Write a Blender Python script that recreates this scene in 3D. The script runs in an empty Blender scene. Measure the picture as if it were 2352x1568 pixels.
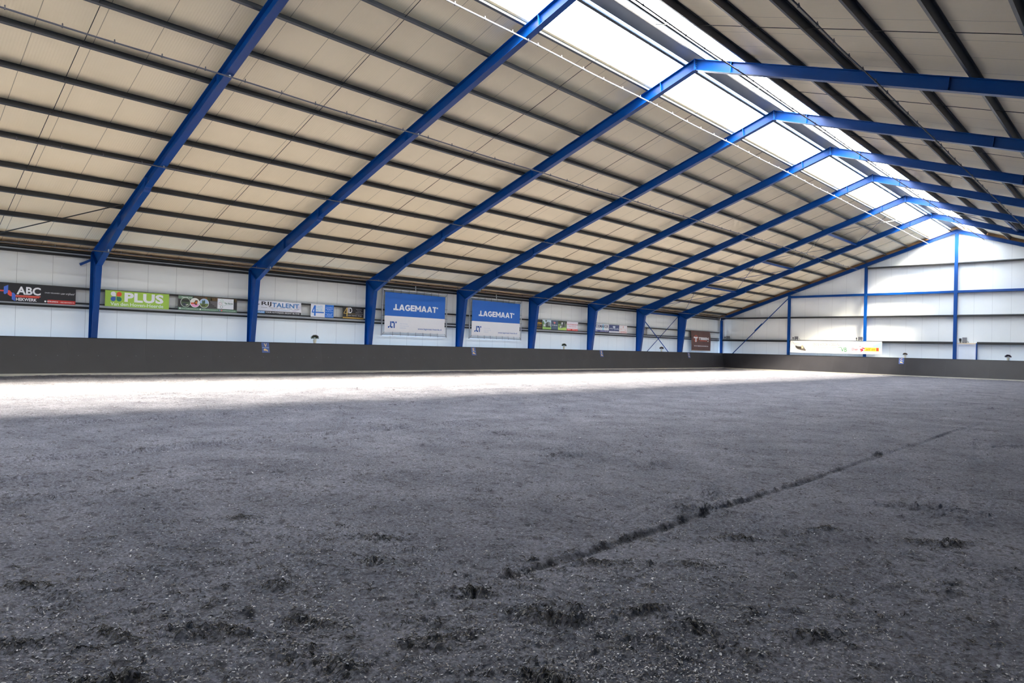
import bpy, math, random
import numpy as np
from mathutils import Matrix, Vector

S = bpy.context.scene
COL = S.collection
random.seed(7)

# ------------------------------------------------------------------ camera
cam_d = bpy.data.cameras.new('camera')
cam = bpy.data.objects.new('camera', cam_d)
COL.objects.link(cam)
S.camera = cam
YAW, PITCH, ROLL = 0.7692, 0.0085, 0.0253
cy_, sy_ = math.cos(YAW), math.sin(YAW)
fwd = Vector((-sy_ * math.cos(PITCH), cy_ * math.cos(PITCH), math.sin(PITCH)))
rt0 = Vector((cy_, sy_, 0))
up0 = rt0.cross(fwd)
rt = math.cos(ROLL) * rt0 + math.sin(ROLL) * up0
up = -math.sin(ROLL) * rt0 + math.cos(ROLL) * up0
CAM = Vector((18.593, -13.1234, 1.4444))
M4 = Matrix.Identity(4)
for i in range(3):
    M4[i][0], M4[i][1], M4[i][2], M4[i][3] = rt[i], up[i], -fwd[i], CAM[i]
cam.matrix_world = M4
cam_d.sensor_fit = 'HORIZONTAL'
cam_d.sensor_width = 36.0
cam_d.lens = 1548.35 / 2352 * 36.0
cam_d.clip_end = 400
cam_d.clip_start = 0.05

# ------------------------------------------------------------------ light
S.view_settings.view_transform = 'Standard'
S.view_settings.look = 'None'
S.view_settings.gamma = 1.0
S.view_settings.use_curve_mapping = False
S.view_settings.exposure = 0.12
SKY_STRENGTH = 11.6
SUN_STRENGTH = 146.0
GLOW_STRENGTH = 165.0
W = bpy.data.worlds.new('overcast_sky')
S.world = W
W.use_nodes = True
wn = W.node_tree.nodes
wn['Background'].inputs['Color'].default_value = (0.48, 0.69, 1.0, 1)
wn['Background'].inputs['Strength'].default_value = SKY_STRENGTH
sun_d = bpy.data.lights.new('sun', 'SUN')
sun_d.energy = SUN_STRENGTH
sun_d.color = (1.0, 0.85, 0.62)
sun_d.angle = math.radians(13)
sun = bpy.data.objects.new('sun', sun_d)
COL.objects.link(sun)
SUN_DIR = Vector((-1.13, 0.10, -1.0)).normalized()
sun.rotation_euler = SUN_DIR.to_track_quat('-Z', 'Y').to_euler()
sun.location = (30, -20, 30)
glow_d = bpy.data.lights.new('added_sun_glow', 'SUN')       # added second sun lamp, standing in for scatter by the opal sheets
glow_d.energy = GLOW_STRENGTH
glow_d.color = (1.0, 0.88, 0.68)
glow_d.angle = math.radians(33)
glow = bpy.data.objects.new('added_sun_glow', glow_d)
COL.objects.link(glow)
glow.rotation_euler = Vector((-0.88, 0.20, -1.0)).to_track_quat('-Z', 'Y').to_euler()
glow.location = (32, -20, 30)
S.cycles.max_bounces = 9
S.cycles.diffuse_bounces = 7
S.cycles.glossy_bounces = 3
S.cycles.transparent_max_bounces = 8
S.cycles.sample_clamp_indirect = 8.0
S.cycles.caustics_reflective = False
S.cycles.caustics_refractive = False

# ------------------------------------------------------------------ geometry of the hall
XR = 7.85                       # ridge
SL = 0.3417                     # roof slope
ZT = 10.664                     # top of rafters at the ridge
CS = 1 / math.sqrt(1 + SL * SL)
Y0, Y1 = -18.4, 43.55
FR = [-6, 0, 6, 12, 18, 24, 30, 36]
ZP = 0.211                      # roof sheet above rafter top, measured vertically


def ztop(x):
    return ZT - SL * abs(x - XR)


for sx, xm in ((1, 6.80), (-1, 8.92)):          # daylight portals in the two skylight strips
    pd = bpy.data.lights.new('skylight_portal', 'AREA')
    pd.shape = 'RECTANGLE'
    pd.size = 1.36 / CS
    pd.size_y = 61.5
    pd.cycles.is_portal = True
    po = bpy.data.objects.new('skylight_portal', pd)
    COL.objects.link(po)
    po.location = (xm, 12.6, ztop(xm) + ZP + 0.05)
    ang = math.atan(SL) * (1 if sx > 0 else -1)
    po.rotation_euler = (0, -ang, 0)


# ------------------------------------------------------------------ materials
def s2l(c):
    return tuple(((v / 255) / 12.92 if v / 255 <= 0.04045 else ((v / 255 + 0.055) / 1.055) ** 2.4) for v in c)


_m = {}


def mat(name, rgb, rough=0.6, metal=0.0, var=0.06, scale=3.0, bump=0.0, spec=0.4):
    """plain procedural material: a faint noise in tone and roughness"""
    if name in _m:
        return _m[name]
    m = bpy.data.materials.new(name)
    m.use_nodes = True
    nt = m.node_tree
    b = nt.nodes['Principled BSDF']
    lin = s2l(rgb)
    tc = nt.nodes.new('ShaderNodeTexCoord')
    nz = nt.nodes.new('ShaderNodeTexNoise')
    nz.inputs['Scale'].default_value = scale
    nz.inputs['Detail'].default_value = 4
    nt.links.new(tc.outputs['Object'], nz.inputs['Vector'])
    mx = nt.nodes.new('ShaderNodeMix')
    mx.data_type = 'RGBA'
    mx.inputs[6].default_value = (*[v * (1 - var) for v in lin], 1)
    mx.inputs[7].default_value = (*[min(1, v * (1 + var)) for v in lin], 1)
    nt.links.new(nz.outputs['Fac'], mx.inputs[0])
    nt.links.new(mx.outputs[2], b.inputs['Base Color'])
    b.inputs['Roughness'].default_value = rough
    b.inputs['Metallic'].default_value = metal
    b.inputs['Specular IOR Level'].default_value = spec
    if bump:
        bp = nt.nodes.new('ShaderNodeBump')
        bp.inputs['Strength'].default_value = bump
        bp.inputs['Distance'].default_value = 0.01
        nt.links.new(nz.outputs['Fac'], bp.inputs['Height'])
        nt.links.new(bp.outputs['Normal'], b.inputs['Normal'])
    _m[name] = m
    return m


def panel_mat(name, rgb, axis, pitch, offset, ribs, rib_depth, seam_w=0.012, seam_tone=0.55, rough=0.45):
    """sandwich panel: joints every `pitch` along an axis, fine ribs between them"""
    m = bpy.data.materials.new(name)
    m.use_nodes = True
    nt = m.node_tree
    L = nt.links.new
    b = nt.nodes['Principled BSDF']
    lin = s2l(rgb)
    tc = nt.nodes.new('ShaderNodeTexCoord')
    sp = nt.nodes.new('ShaderNodeSeparateXYZ')
    L(tc.outputs['Object'], sp.inputs[0])

    def math_(op, a, bb=None):
        n = nt.nodes.new('ShaderNodeMath')
        n.operation = op
        for k, v in enumerate((a, bb)):
            if v is None:
                continue
            if isinstance(v, (int, float)):
                n.inputs[k].default_value = v
            else:
                L(v, n.inputs[k])
        return n.outputs[0]
    c = sp.outputs[axis]
    t = math_('SUBTRACT', c, offset)
    fr = math_('FRACT', math_('ADD', math_('DIVIDE', t, pitch), 100.0))
    d = math_('MULTIPLY', math_('ABSOLUTE', math_('SUBTRACT', fr, 0.5)), 1.0)
    seam = math_('GREATER_THAN', d, 0.5 - seam_w / pitch / 2)
    rib = math_('SINE', math_('MULTIPLY', c, 2 * math.pi / ribs))
    hgt = math_('SUBTRACT', math_('MULTIPLY', rib, 0.5), math_('MULTIPLY', seam, 3.0))
    nz = nt.nodes.new('ShaderNodeTexNoise')
    nz.inputs['Scale'].default_value = 0.7
    nz.inputs['Detail'].default_value = 5
    L(tc.outputs['Object'], nz.inputs['Vector'])
    mx = nt.nodes.new('ShaderNodeMix')
    mx.data_type = 'RGBA'
    mx.inputs[6].default_value = (*[v * 0.95 for v in lin], 1)
    mx.inputs[7].default_value = (*[min(1, v * 1.04) for v in lin], 1)
    L(nz.outputs['Fac'], mx.inputs[0])
    m2 = nt.nodes.new('ShaderNodeMix')
    m2.data_type = 'RGBA'
    L(seam, m2.inputs[0])
    L(mx.outputs[2], m2.inputs[6])
    m2.inputs[7].default_value = (*[v * seam_tone for v in lin], 1)
    L(m2.outputs[2], b.inputs['Base Color'])
    b.inputs['Roughness'].default_value = rough
    b.inputs['Specular IOR Level'].default_value = 0.4
    bp = nt.nodes.new('ShaderNodeBump')
    bp.inputs['Strength'].default_value = 1.0
    bp.inputs['Distance'].default_value = rib_depth
    L(hgt, bp.inputs['Height'])
    L(bp.outputs['Normal'], b.inputs['Normal'])
    return m


M_ROOF = panel_mat('roof_panel', (228, 213, 184), 1, 1.15, -9.9, 0.064, 0.0022, 0.016, 0.42)
M_WALL = panel_mat('wall_panel', (232, 234, 232), 1, 1.06, 1.26, 0.05, 0.0004, 0.014, 0.6)
M_GABLE = panel_mat('gable_panel', (234, 236, 236), 0, 1.06, 3.62, 0.05, 0.0004, 0.014, 0.72)
M_BLUE = mat('blue_paint', (0, 55, 122), 0.36, 0, 0.08, 2.0, 0, 0.22)
M_GALV = mat('galvanised_steel', (120, 126, 134), 0.42, 0.75, 0.12, 6.0)
M_PURL = mat('purlin_steel', (66, 70, 77), 0.38, 0.6, 0.12, 5.0)
M_DARK = mat('dark_steel', (30, 31, 33), 0.5, 0.2, 0.1, 4.0)
M_BLACK = mat('black_rail', (20, 20, 22), 0.55, 0, 0.1, 4.0)
M_PIPE = mat('pipe_plastic', (70, 70, 80), 0.4, 0, 0.05)
M_BOARD = mat('kickboard', (38, 38, 44), 0.5, 0, 0.32, 1.3)
M_CONC = mat('concrete', (172, 170, 162), 0.85, 0, 0.12, 5.0, 0.4)
M_RIDGE = mat('ridge_flashing', (150, 154, 162), 0.4, 0.3, 0.08, 1.5)
M_STRIPE = mat('grey_steel_stripe', (140, 146, 154), 0.45, 0, 0.06)
M_WOOD = mat('raw_timber', (150, 118, 84), 0.7, 0, 0.15, 4.0)
M_WHITE = mat('white_vinyl', (236, 236, 240), 0.5, 0, 0.02)
M_TUBE = mat('zinc_tube', (176, 180, 186), 0.3, 0.8, 0.08, 8.0)
M_CORD = mat('bungee_cord', (40, 34, 40), 0.7)


def pane_mat():
    m = bpy.data.materials.new('skylight_sheet')
    m.use_nodes = True
    nt = m.node_tree
    for n in list(nt.nodes):
        if n.type == 'BSDF_PRINCIPLED':
            nt.nodes.remove(n)
    out = [n for n in nt.nodes if n.type == 'OUTPUT_MATERIAL'][0]
    tr = nt.nodes.new('ShaderNodeBsdfTransparent')
    tr.inputs['Color'].default_value = (0.94, 0.96, 0.97, 1)
    tl = nt.nodes.new('ShaderNodeBsdfTranslucent')
    tl.inputs['Color'].default_value = (0.9, 0.93, 0.96, 1)
    tc = nt.nodes.new('ShaderNodeTexCoord')
    nz = nt.nodes.new('ShaderNodeTexNoise')
    nz.inputs['Scale'].default_value = 2.0
    nt.links.new(tc.outputs['Object'], nz.inputs['Vector'])
    mr = nt.nodes.new('ShaderNodeMapRange')
    mr.inputs['To Min'].default_value = 0.22
    mr.inputs['To Max'].default_value = 0.30
    nt.links.new(nz.outputs['Fac'], mr.inputs['Value'])
    mx = nt.nodes.new('ShaderNodeMixShader')
    nt.links.new(mr.outputs['Result'], mx.inputs[0])
    nt.links.new(tr.outputs[0], mx.inputs[1])
    nt.links.new(tl.outputs[0], mx.inputs[2])
    nt.links.new(mx.outputs[0], out.inputs['Surface'])
    return m


M_PANE = pane_mat()


# ------------------------------------------------------------------ mesh helpers
class MB:
    def __init__(s):
        s.v, s.f = [], []

    def add(s, vs, fs):
        o = len(s.v)
        s.v += [tuple(p) for p in vs]
        s.f += [tuple(i + o for i in f) for f in fs]
        return s

    def box(s, a, b):
        x0, y0, z0 = a
        x1, y1, z1 = b
        return s.add([(x0, y0, z0), (x1, y0, z0), (x1, y1, z0), (x0, y1, z0), (x0, y0, z1), (x1, y0, z1), (x1, y1, z1), (x0, y1, z1)],
                     [(3, 2, 1, 0), (4, 5, 6, 7), (0, 1, 5, 4), (1, 2, 6, 5), (2, 3, 7, 6), (3, 0, 4, 7)])

    def prism(s, poly, a, b, fn):
        """poly: 2D outline; fn(p, t) -> 3D; swept from t=a to t=b"""
        n = len(poly)
        vs = [fn(p, a) for p in poly] + [fn(p, b) for p in poly]
        fs = [tuple(range(n - 1, -1, -1)), tuple(range(n, 2 * n))]
        fs += [(i, (i + 1) % n, n + (i + 1) % n, n + i) for i in range(n)]
        return s.add(vs, fs)

    def xz(s, poly, y0, y1):
        return s.prism(poly, y0, y1, lambda p, t: (p[0], t, p[1]))

    def bar(s, p0, p1, w, h, upv=(0, 0, 1)):
        p0, p1 = Vector(p0), Vector(p1)
        d = (p1 - p0).normalized()
        a = d.cross(Vector(upv))
        if a.length < 1e-6:
            a = d.cross(Vector((1, 0, 0)))
        a.normalize()
        c = a.cross(d).normalized()
        vs = []
        for p in (p0, p1):
            for i, j in ((-1, -1), (1, -1), (1, 1), (-1, 1)):
                vs.append(p + a * (i * w / 2) + c * (j * h / 2))
        return s.add(vs, [(3, 2, 1, 0), (4, 5, 6, 7), (0, 1, 5, 4), (1, 2, 6, 5), (2, 3, 7, 6), (3, 0, 4, 7)])

    def tube(s, pts, r, n=8):
        pts = [Vector(p) for p in pts]
        rs = r if isinstance(r, (list, tuple)) else [r] * len(pts)
        vs, fs = [], []
        for i, p in enumerate(pts):
            d = (pts[min(i + 1, len(pts) - 1)] - pts[max(i - 1, 0)]).normalized()
            a = d.cross(Vector((0, 0, 1)))
            if a.length < 1e-3:
                a = d.cross(Vector((1, 0, 0)))
            a.normalize()
            c = a.cross(d)
            for k in range(n):
                t = 2 * math.pi * k / n
                vs.append(p + (a * math.cos(t) + c * math.sin(t)) * rs[i])
        for i in range(len(pts) - 1):
            for k in range(n):
                fs.append((i * n + k, i * n + (k + 1) % n, (i + 1) * n + (k + 1) % n, (i + 1) * n + k))
        fs.append(tuple(range(n - 1, -1, -1)))
        fs.append(tuple((len(pts) - 1) * n + k for k in range(n)))
        return s.add(vs, fs)

    def lathe(s, prof, n=16, c=(0, 0, 0)):
        vs, fs = [], []
        for r, z in prof:
            for k in range(n):
                t = 2 * math.pi * k / n
                vs.append((c[0] + r * math.cos(t), c[1] + r * math.sin(t), c[2] + z))
        for i in range(len(prof) - 1):
            for k in range(n):
                fs.append((i * n + k, i * n + (k + 1) % n, (i + 1) * n + (k + 1) % n, (i + 1) * n + k))
        fs.append(tuple(range(n - 1, -1, -1)))
        fs.append(tuple((len(prof) - 1) * n + k for k in range(n)))
        return s.add(vs, fs)

    def build(s, name, m, parent=None, loc=None, smooth=False):
        me = bpy.data.meshes.new(name)
        me.from_pydata(s.v, [], s.f)
        me.materials.append(m)
        if smooth:
            me.polygons.foreach_set('use_smooth', [True] * len(me.polygons))
        me.update()
        o = bpy.data.objects.new(name, me)
        COL.objects.link(o)
        if parent:
            o.parent = parent
        if loc:
            o.location = loc
        return o


def tag(o, label=None, cat=None, group=None, kind=None):
    for k, v in (('label', label), ('category', cat), ('group', group), ('kind', kind)):
        if v:
            o[k] = v
    return o


def empty(name, loc=(0, 0, 0), rz=0.0, label=None, cat=None, group=None):
    o = bpy.data.objects.new(name, None)
    o.empty_display_size = 0.2
    COL.objects.link(o)
    o.location = loc
    o.rotation_euler = (0, 0, rz)
    return tag(o, label, cat, group)


KIDS = {}


def copy_tree(o, parent=None):
    c = o.copy()
    COL.objects.link(c)
    if parent:
        c.parent = parent
    for ch in [q for q in bpy.data.objects if q.parent == o]:
        copy_tree(ch, c)
    return c


ORD = ['first', 'second', 'third', 'fourth', 'fifth', 'sixth', 'seventh', 'eighth', 'ninth', 'tenth', 'eleventh',
       'twelfth', 'thirteenth', 'fourteenth', 'fifteenth', 'sixteenth', 'seventeenth', 'eighteenth', 'nineteenth', 'twentieth']


def struct(o, label, cat):
    return tag(o, label, cat, None, 'structure')


# ================================================================== SETTING
WX0, WX1 = -10.30, 26.0
EAVE = ztop(WX0) + ZP
mb = MB().box((WX0 - 0.1, Y0, -0.2), (WX0, Y1 + 0.1, EAVE + 0.02))
struct(mb.build('wall_left', M_WALL), 'white panelled long side wall on the left', 'wall')
mb = MB().box((WX1, Y0, -0.2), (WX1 + 0.1, Y1 + 0.1, ztop(WX1) + ZP + 0.02))
struct(mb.build('wall_right', M_WALL), 'white panelled long side wall on the right', 'wall')
gp = [(WX0, -0.2), (WX1, -0.2), (WX1, ztop(WX1) + ZP), (XR, ZT + ZP), (WX0, EAVE)]
struct(MB().xz(gp, Y1, Y1 + 0.1).build('wall_end', M_GABLE), 'white panelled gable wall at the far end', 'wall')
struct(MB().xz(gp, Y0 - 0.1, Y0).build('wall_rear', M_GABLE), 'white panelled gable wall behind the camera', 'wall')

SK = [(6.12, 7.46), (8.24, 9.58)]
mb = MB()
th = 0.10


def slab(m, xa, xb, t=th):
    za, zb = ztop(xa) + ZP, ztop(xb) + ZP
    m.xz([(xa, za), (xb, zb), (xb, zb + t), (xa, za + t)], Y0 - 0.1, Y1 + 0.1)


slab(mb, WX0 - 0.1, SK[0][0])
slab(mb, SK[1][1], WX1 + 0.1)
ceil_ = mb.build('ceiling', M_ROOF)
struct(ceil_, 'ribbed beige roof panels on both slopes beside the skylights', 'ceiling')
mb = MB()
slab(mb, SK[0][1], XR)
slab(mb, XR, SK[1][0])
struct(mb.build('trim_1', M_RIDGE), 'grey metal ridge flashing between the two skylight strips', 'trim')
# skylight sheets, one per bay and slope
wi = 1
bays = [(Y0, -12)] + [(k, k + 6) for k in range(-12, 36, 6)] + [(36, Y1)]
for side, (xa, xb) in zip(('left', 'right'), SK):
    for bi, (ya, yb) in enumerate(bays):
        n = 18
        m = MB()
        vs, fs = [], []
        ny = max(4, int((yb - ya) / 0.0625))
        for j in range(ny + 1):
            y = ya + 0.004 + (yb - ya - 0.008) * j / ny
            dz = 0.012 * math.sin(2 * math.pi * y / 0.25)
            for x in (xa, xb):
                vs.append((x, y, ztop(x) + ZP + 0.03 + dz))
        for j in range(ny):
            fs.append((2 * j, 2 * j + 1, 2 * j + 3, 2 * j + 2))
        m.add(vs, fs)
        o = m.build('window_%d' % wi, M_PANE)
        wi += 1
        struct(o, 'bright corrugated skylight sheet on the %s of the ridge, bay %s from the camera end' % (side, ORD[bi]), 'skylight')


# ------------------------------------------------------------------ floor: raked sand with clods
def vnoise(x, y, seed=0):
    xi = np.floor(x).astype(np.int64)
    yi = np.floor(y).astype(np.int64)
    fx, fy = x - xi, y - yi
    fx = fx * fx * (3 - 2 * fx)
    fy = fy * fy * (3 - 2 * fy)

    def h(a, b):
        n = (a * 374761393 + b * 668265263 + seed * 974634777) & 0x7fffffff
        n = ((n ^ (n >> 13)) * 1274126177) & 0x7fffffff
        n = n ^ (n >> 16)
        return (n & 0xffff) / 65535.0
    return (h(xi, yi) * (1 - fx) + h(xi + 1, yi) * fx) * (1 - fy) + (h(xi, yi + 1) * (1 - fx) + h(xi + 1, yi + 1) * fx) * fy


rng = np.random.default_rng(11)
CLODS = [(13.91, -12.23), (14.93, -12.08), (15.16, -11.8), (15.28, -11.66), (14.75, -12.45), (14.85, -11.19), (15.43, -11.34),
         (14.85, -10.51), (14.41, -10.17), (13.21, -10.69), (15.7, -10.4), (16.14, -10.39), (16.32, -10.28), (16.54, -9.86),
         (16.34, -8.96), (15.83, -9.39), (15.96, -11.46), (16.04, -10.98), (16.65, -10.86), (17.27, -7.13), (17.45, -7.01),
         (16.62, -7.31), (16.26, -8.12), (17.29, -9.55), (16.87, -9.92), (15.41, -12.23)]
clods = []
for (x, y) in CLODS:
    clods.append((x, y, rng.uniform(0.03, 0.06), rng.uniform(0.10, 0.19), rng.uniform(0.3, 1.2), rng.uniform(0.022, 0.036)))
NEAR_CLODS = len(clods)
for _ in range(1700):
    r = 2.6 * (26 / 2.6) ** rng.uniform(0, 1)
    a = math.radians(rng.uniform(-4, 92))
    x, y = CAM.x - r * math.sin(a), CAM.y + r * math.cos(a)
    if x < -9 or x > 18.6 or y > 42:
        continue
    clods.append((x, y, rng.uniform(0.012, 0.04), rng.uniform(0.03, 0.12) * (1 + r / 22), rng.uniform(0, 1.6), rng.uniform(0.004, 0.013)))
for _ in range(1100):
    x, y = rng.uniform(-8.5, 17), rng.uniform(-8, 42)
    clods.append((x, y, rng.uniform(0.05, 0.14), rng.uniform(0.12, 0.5), rng.uniform(0, 3.14), rng.uniform(0.014, 0.042)))
for lx, ya, yb, st in ((15.6, -10.2, 5.0, 0.15), (9.1, -12.2, -4.0, 0.16), (10.32, -12.4, -10.6, 0.15), (11.6, -12.5, -10.8, 0.15)):
    for y in np.arange(ya, yb, st):
        if vnoise(np.array([y * 1.1]), np.array([3.0 + lx]), 31)[0] > 0.24:
            x = lx + rng.normal(0, 0.02) + 0.10 * (vnoise(np.array([y * 0.35]), np.array([lx]), 12)[0] - 0.5)
            clods.append((x, y + rng.uniform(-0.05, 0.05), rng.uniform(0.012, 0.03), rng.uniform(0.05, 0.13), 1.57 + rng.normal(0, 0.2), rng.uniform(0.004, 0.010)))


def height(x, y, fine=True):
    h = 0.03 * (vnoise(x * 0.45, y * 0.45, 1) - 0.5) + 0.016 * (vnoise(x * 1.7, y * 1.7, 2) - 0.5)
    m5 = vnoise(x * 5, y * 5, 3)
    h = h + 0.012 * (m5 - 0.5)
    a = vnoise(x * 13, y * 13, 4)
    b = vnoise(x * 31, y * 31, 5)
    c = vnoise(x * 70, y * 70, 6)
    h = h + 0.009 * (a - 0.5) + 0.009 * (b - 0.5) + 0.004 * (c - 0.5)
    rough = np.clip(vnoise(x * 0.9, y * 0.9, 9) * 2.4 - 0.9, 0, 1)
    h = h + rough * (0.018 * np.abs(m5 - 0.5) + 0.014 * np.abs(a - 0.5) + 0.012 * np.abs(b - 0.5) * 2 + 0.006 * (c - 0.5))
    # rake lines and wheel marks running along the hall
    for (lx, ya, yb, amp, wdt) in ((15.60, -10.4, 5.5, 0.026, 0.032), (9.1, -12.2, -3.0, 0.045, 0.06), (10.32, -12.5, -10.2, 0.025, 0.06),
                                   (11.6, -12.6, -10.6, 0.02, 0.05), (5.4, -11, 9, 0.035, 0.08), (1.0, -10, 20, 0.02, 0.09)):
        lxx = lx + 0.10 * (vnoise(y * 0.35, y * 0 + lx, 12) - 0.5)
        env = np.clip((y - ya) * 1.5, 0, 1) * np.clip((yb - y) * 0.8, 0, 1)
        brk = np.clip(vnoise(y * 1.6, y * 0 + lx, 14) * 2.2 - 0.1, 0, 1)
        g = np.exp(-((x - lxx) / wdt) ** 2) - 0.7 * np.exp(-((x - lxx - 1.7 * wdt) / wdt) ** 2)
        h = h + env * brk * amp * g * (0.5 + b)
    # sand thrown up against the boards
    h = h + 0.05 * np.exp(-((x + 9.35) / 0.35) ** 2) + 0.04 * np.exp(-((42.65 - y) / 0.35) ** 2)
    # clods: broken crumbly lumps with a hollow beside them
    for (cx, cyy, ra, rb, an, am) in clods:
        R = 3.2 * max(ra, rb)
        k = np.nonzero((np.abs(x - cx) < R) & (np.abs(y - cyy) < R))[0]
        if len(k) == 0:
            continue
        dx, dy = x[k] - cx, y[k] - cyy
        u = dx * math.cos(an) + dy * math.sin(an)
        v = -dx * math.sin(an) + dy * math.cos(an)
        wob = 0.55 + 0.9 * a[k]
        g = np.exp(-((u / rb) ** 2 + (v / ra) ** 2) * wob)
        hol = np.exp(-((u / rb) ** 2 + ((v + 1.7 * ra) / ra) ** 2) * wob)
        h[k] += am * (g * (0.35 + 1.3 * np.abs(b[k] - 0.3) + 0.45 * (c[k] - 0.3)) - 0.6 * hol * (0.6 + 0.6 * a[k]))
    return h


def make_floor():
    A = np.concatenate([np.radians(np.linspace(-12, 100, 1000)), np.radians(np.linspace(100, 348, 40))[1:-1]])
    rr = [0.0, 0.6, 1.2, 1.8, 2.2]
    while rr[-1] < 75:
        r = rr[-1]
        rr.append(r + min(2.5 * r * r / 2229, 0.006 * r))
    rr = np.array(rr)
    nr, na = len(rr), len(A)
    dirx, diry = -np.sin(A), np.cos(A)
    xa, xb, ya, yb = -9.7, WX1, Y0, 43.1
    tx = np.where(dirx > 0, (xb - CAM.x) / np.maximum(dirx, 1e-9), (xa - CAM.x) / np.minimum(dirx, -1e-9))
    ty = np.where(diry > 0, (yb - CAM.y) / np.maximum(diry, 1e-9), (ya - CAM.y) / np.minimum(diry, -1e-9))
    rm = np.minimum(np.abs(tx), np.abs(ty))
    R = np.minimum(rr[:, None], rm[None, :])
    cl = rr[:, None] >= rm[None, :]
    X = (CAM.x + R * dirx[None, :]).ravel()
    Y = (CAM.y + R * diry[None, :]).ravel()
    Z = height(X, Y)
    i, j = np.meshgrid(np.arange(nr - 1), np.arange(na), indexing='ij')
    j2 = (j + 1) % na
    F = np.stack([i * na + j, i * na + j2, (i + 1) * na + j2, (i + 1) * na + j], -1).reshape(-1, 4)
    keep = ~(cl[:-1, :] & np.roll(cl[:-1, :], -1, 1)).ravel()
    keep[:na] = True
    F = F[keep][:, ::-1]
    me = bpy.data.meshes.new('floor')
    me.vertices.add(len(X))
    me.vertices.foreach_set('co', np.stack([X, Y, Z], 1).astype(np.float32).ravel())
    me.loops.add(F.size)
    me.loops.foreach_set('vertex_index', F.ravel().astype(np.int32))
    me.polygons.add(len(F))
    me.polygons.foreach_set('loop_start', np.arange(0, F.size, 4, dtype=np.int32))
    me.polygons.foreach_set('use_smooth', np.ones(len(F), dtype=bool))
    me.update(calc_edges=True)
    me.validate()
    o = bpy.data.objects.new('floor', me)
    COL.objects.link(o)
    return o


def sand_mat():
    m = bpy.data.materials.new('arena_sand')
    m.use_nodes = True
    nt = m.node_tree
    L = nt.links.new
    b = nt.nodes['Principled BSDF']
    tc = nt.nodes.new('ShaderNodeTexCoord')

    def noise(sc, det, ro=0.6):
        n = nt.nodes.new('ShaderNodeTexNoise')
        n.inputs['Scale'].default_value = sc
        n.inputs['Detail'].default_value = det
        n.inputs['Roughness'].default_value = ro
        L(tc.outputs['Object'], n.inputs['Vector'])
        return n.outputs['Fac']

    def ramp(fac, stops):
        r = nt.nodes.new('ShaderNodeValToRGB')
        L(fac, r.inputs[0])
        e = r.color_ramp.elements
        e[0].position, e[0].color = stops[0][0], (*stops[0][1], 1)
        e[1].position, e[1].color = stops[1][0], (*stops[1][1], 1)
        return r.outputs[0]

    def mix(fac, a, bb, mode='MIX'):
        n = nt.nodes.new('ShaderNodeMix')
        n.data_type = 'RGBA'
        n.blend_type = mode
        if isinstance(fac, float):
            n.inputs[0].default_value = fac
        else:
            L(fac, n.inputs[0])
        L(a, n.inputs[6])
        if isinstance(bb, tuple):
            n.inputs[7].default_value = (*bb, 1)
        else:
            L(bb, n.inputs[7])
        return n.outputs[2]
    base = ramp(noise(1.1, 6), [(0.3, s2l((91, 93, 104))), (0.72, s2l((124, 125, 136)))])
    grain = ramp(noise(38, 6, 0.75), [(0.34, (0.34, 0.33, 0.32)), (0.68, (1.45, 1.45, 1.46))])
    col = mix(1.0, base, grain, 'MULTIPLY')
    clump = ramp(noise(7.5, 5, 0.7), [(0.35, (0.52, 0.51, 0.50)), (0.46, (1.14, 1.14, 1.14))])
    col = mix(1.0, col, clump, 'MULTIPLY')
    vo = nt.nodes.new('ShaderNodeTexVoronoi')
    vo.inputs['Scale'].default_value = 30
    mp = nt.nodes.new('ShaderNodeMapping')
    mp.inputs['Scale'].default_value = (1.0, 1.0, 0.3)
    L(tc.outputs['Object'], mp.inputs[0])
    L(mp.outputs[0], vo.inputs['Vector'])
    fl = ramp(vo.outputs['Distance'], [(0.10, (1, 1, 1)), (0.20, (0, 0, 0))])
    sel = ramp(noise(17, 2), [(0.56, (0, 0, 0)), (0.60, (1, 1, 1))])
    col = mix(mix(1.0, fl, sel, 'MULTIPLY'), col, s2l((178, 176, 176)))
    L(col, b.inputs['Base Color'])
    b.inputs['Roughness'].default_value = 0.95
    b.inputs['Specular IOR Level'].default_value = 0.15
    add = nt.nodes.new('ShaderNodeMath')
    add.operation = 'ADD'
    L(noise(55, 6, 0.8), add.inputs[0])
    n2 = noise(16, 4, 0.7)
    L(n2, add.inputs[1])
    bp = nt.nodes.new('ShaderNodeBump')
    bp.inputs['Strength'].default_value = 0.9
    bp.inputs['Distance'].default_value = 0.035
    L(add.outputs[0], bp.inputs['Height'])
    L(bp.outputs['Normal'], b.inputs['Normal'])
    return m


floor = make_floor()
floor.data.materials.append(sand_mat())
struct(floor, 'grey sand riding surface with rake lines and clods', 'floor')

# concrete kerbs below the boards
mb = MB().box((-9.44, Y0 + 0.1, -0.15), (-9.28, 42.80, 0.125))
struct(mb.build('trim_2', M_CONC), 'pale concrete kerb under the left kickboards', 'kerb')
mb = MB().box((-9.28, 42.64, -0.15), (18.9, 42.80, 0.125))
struct(mb.build('trim_3', M_CONC), 'pale concrete kerb under the far kickboards', 'kerb')
mb = MB()
for sx in (-1, 1):
    e = WX0 + 0.02 if sx < 0 else WX1 - 0.02
    za, zb = ztop(e), ztop(XR)
    mb.xz([(e, za + 0.02), (XR, zb + 0.02), (XR, zb + ZP - 0.005), (e, za + ZP - 0.005)][::(1 if sx < 0 else -1)], 43.40, 43.54)
struct(mb.build('trim_4', M_WOOD), 'brown timber closing strip along the top of the far gable', 'trim')


# ================================================================== STEEL FRAMES
def mir(poly):
    return [(2 * XR - x, z) for x, z in poly][::-1]


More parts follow.
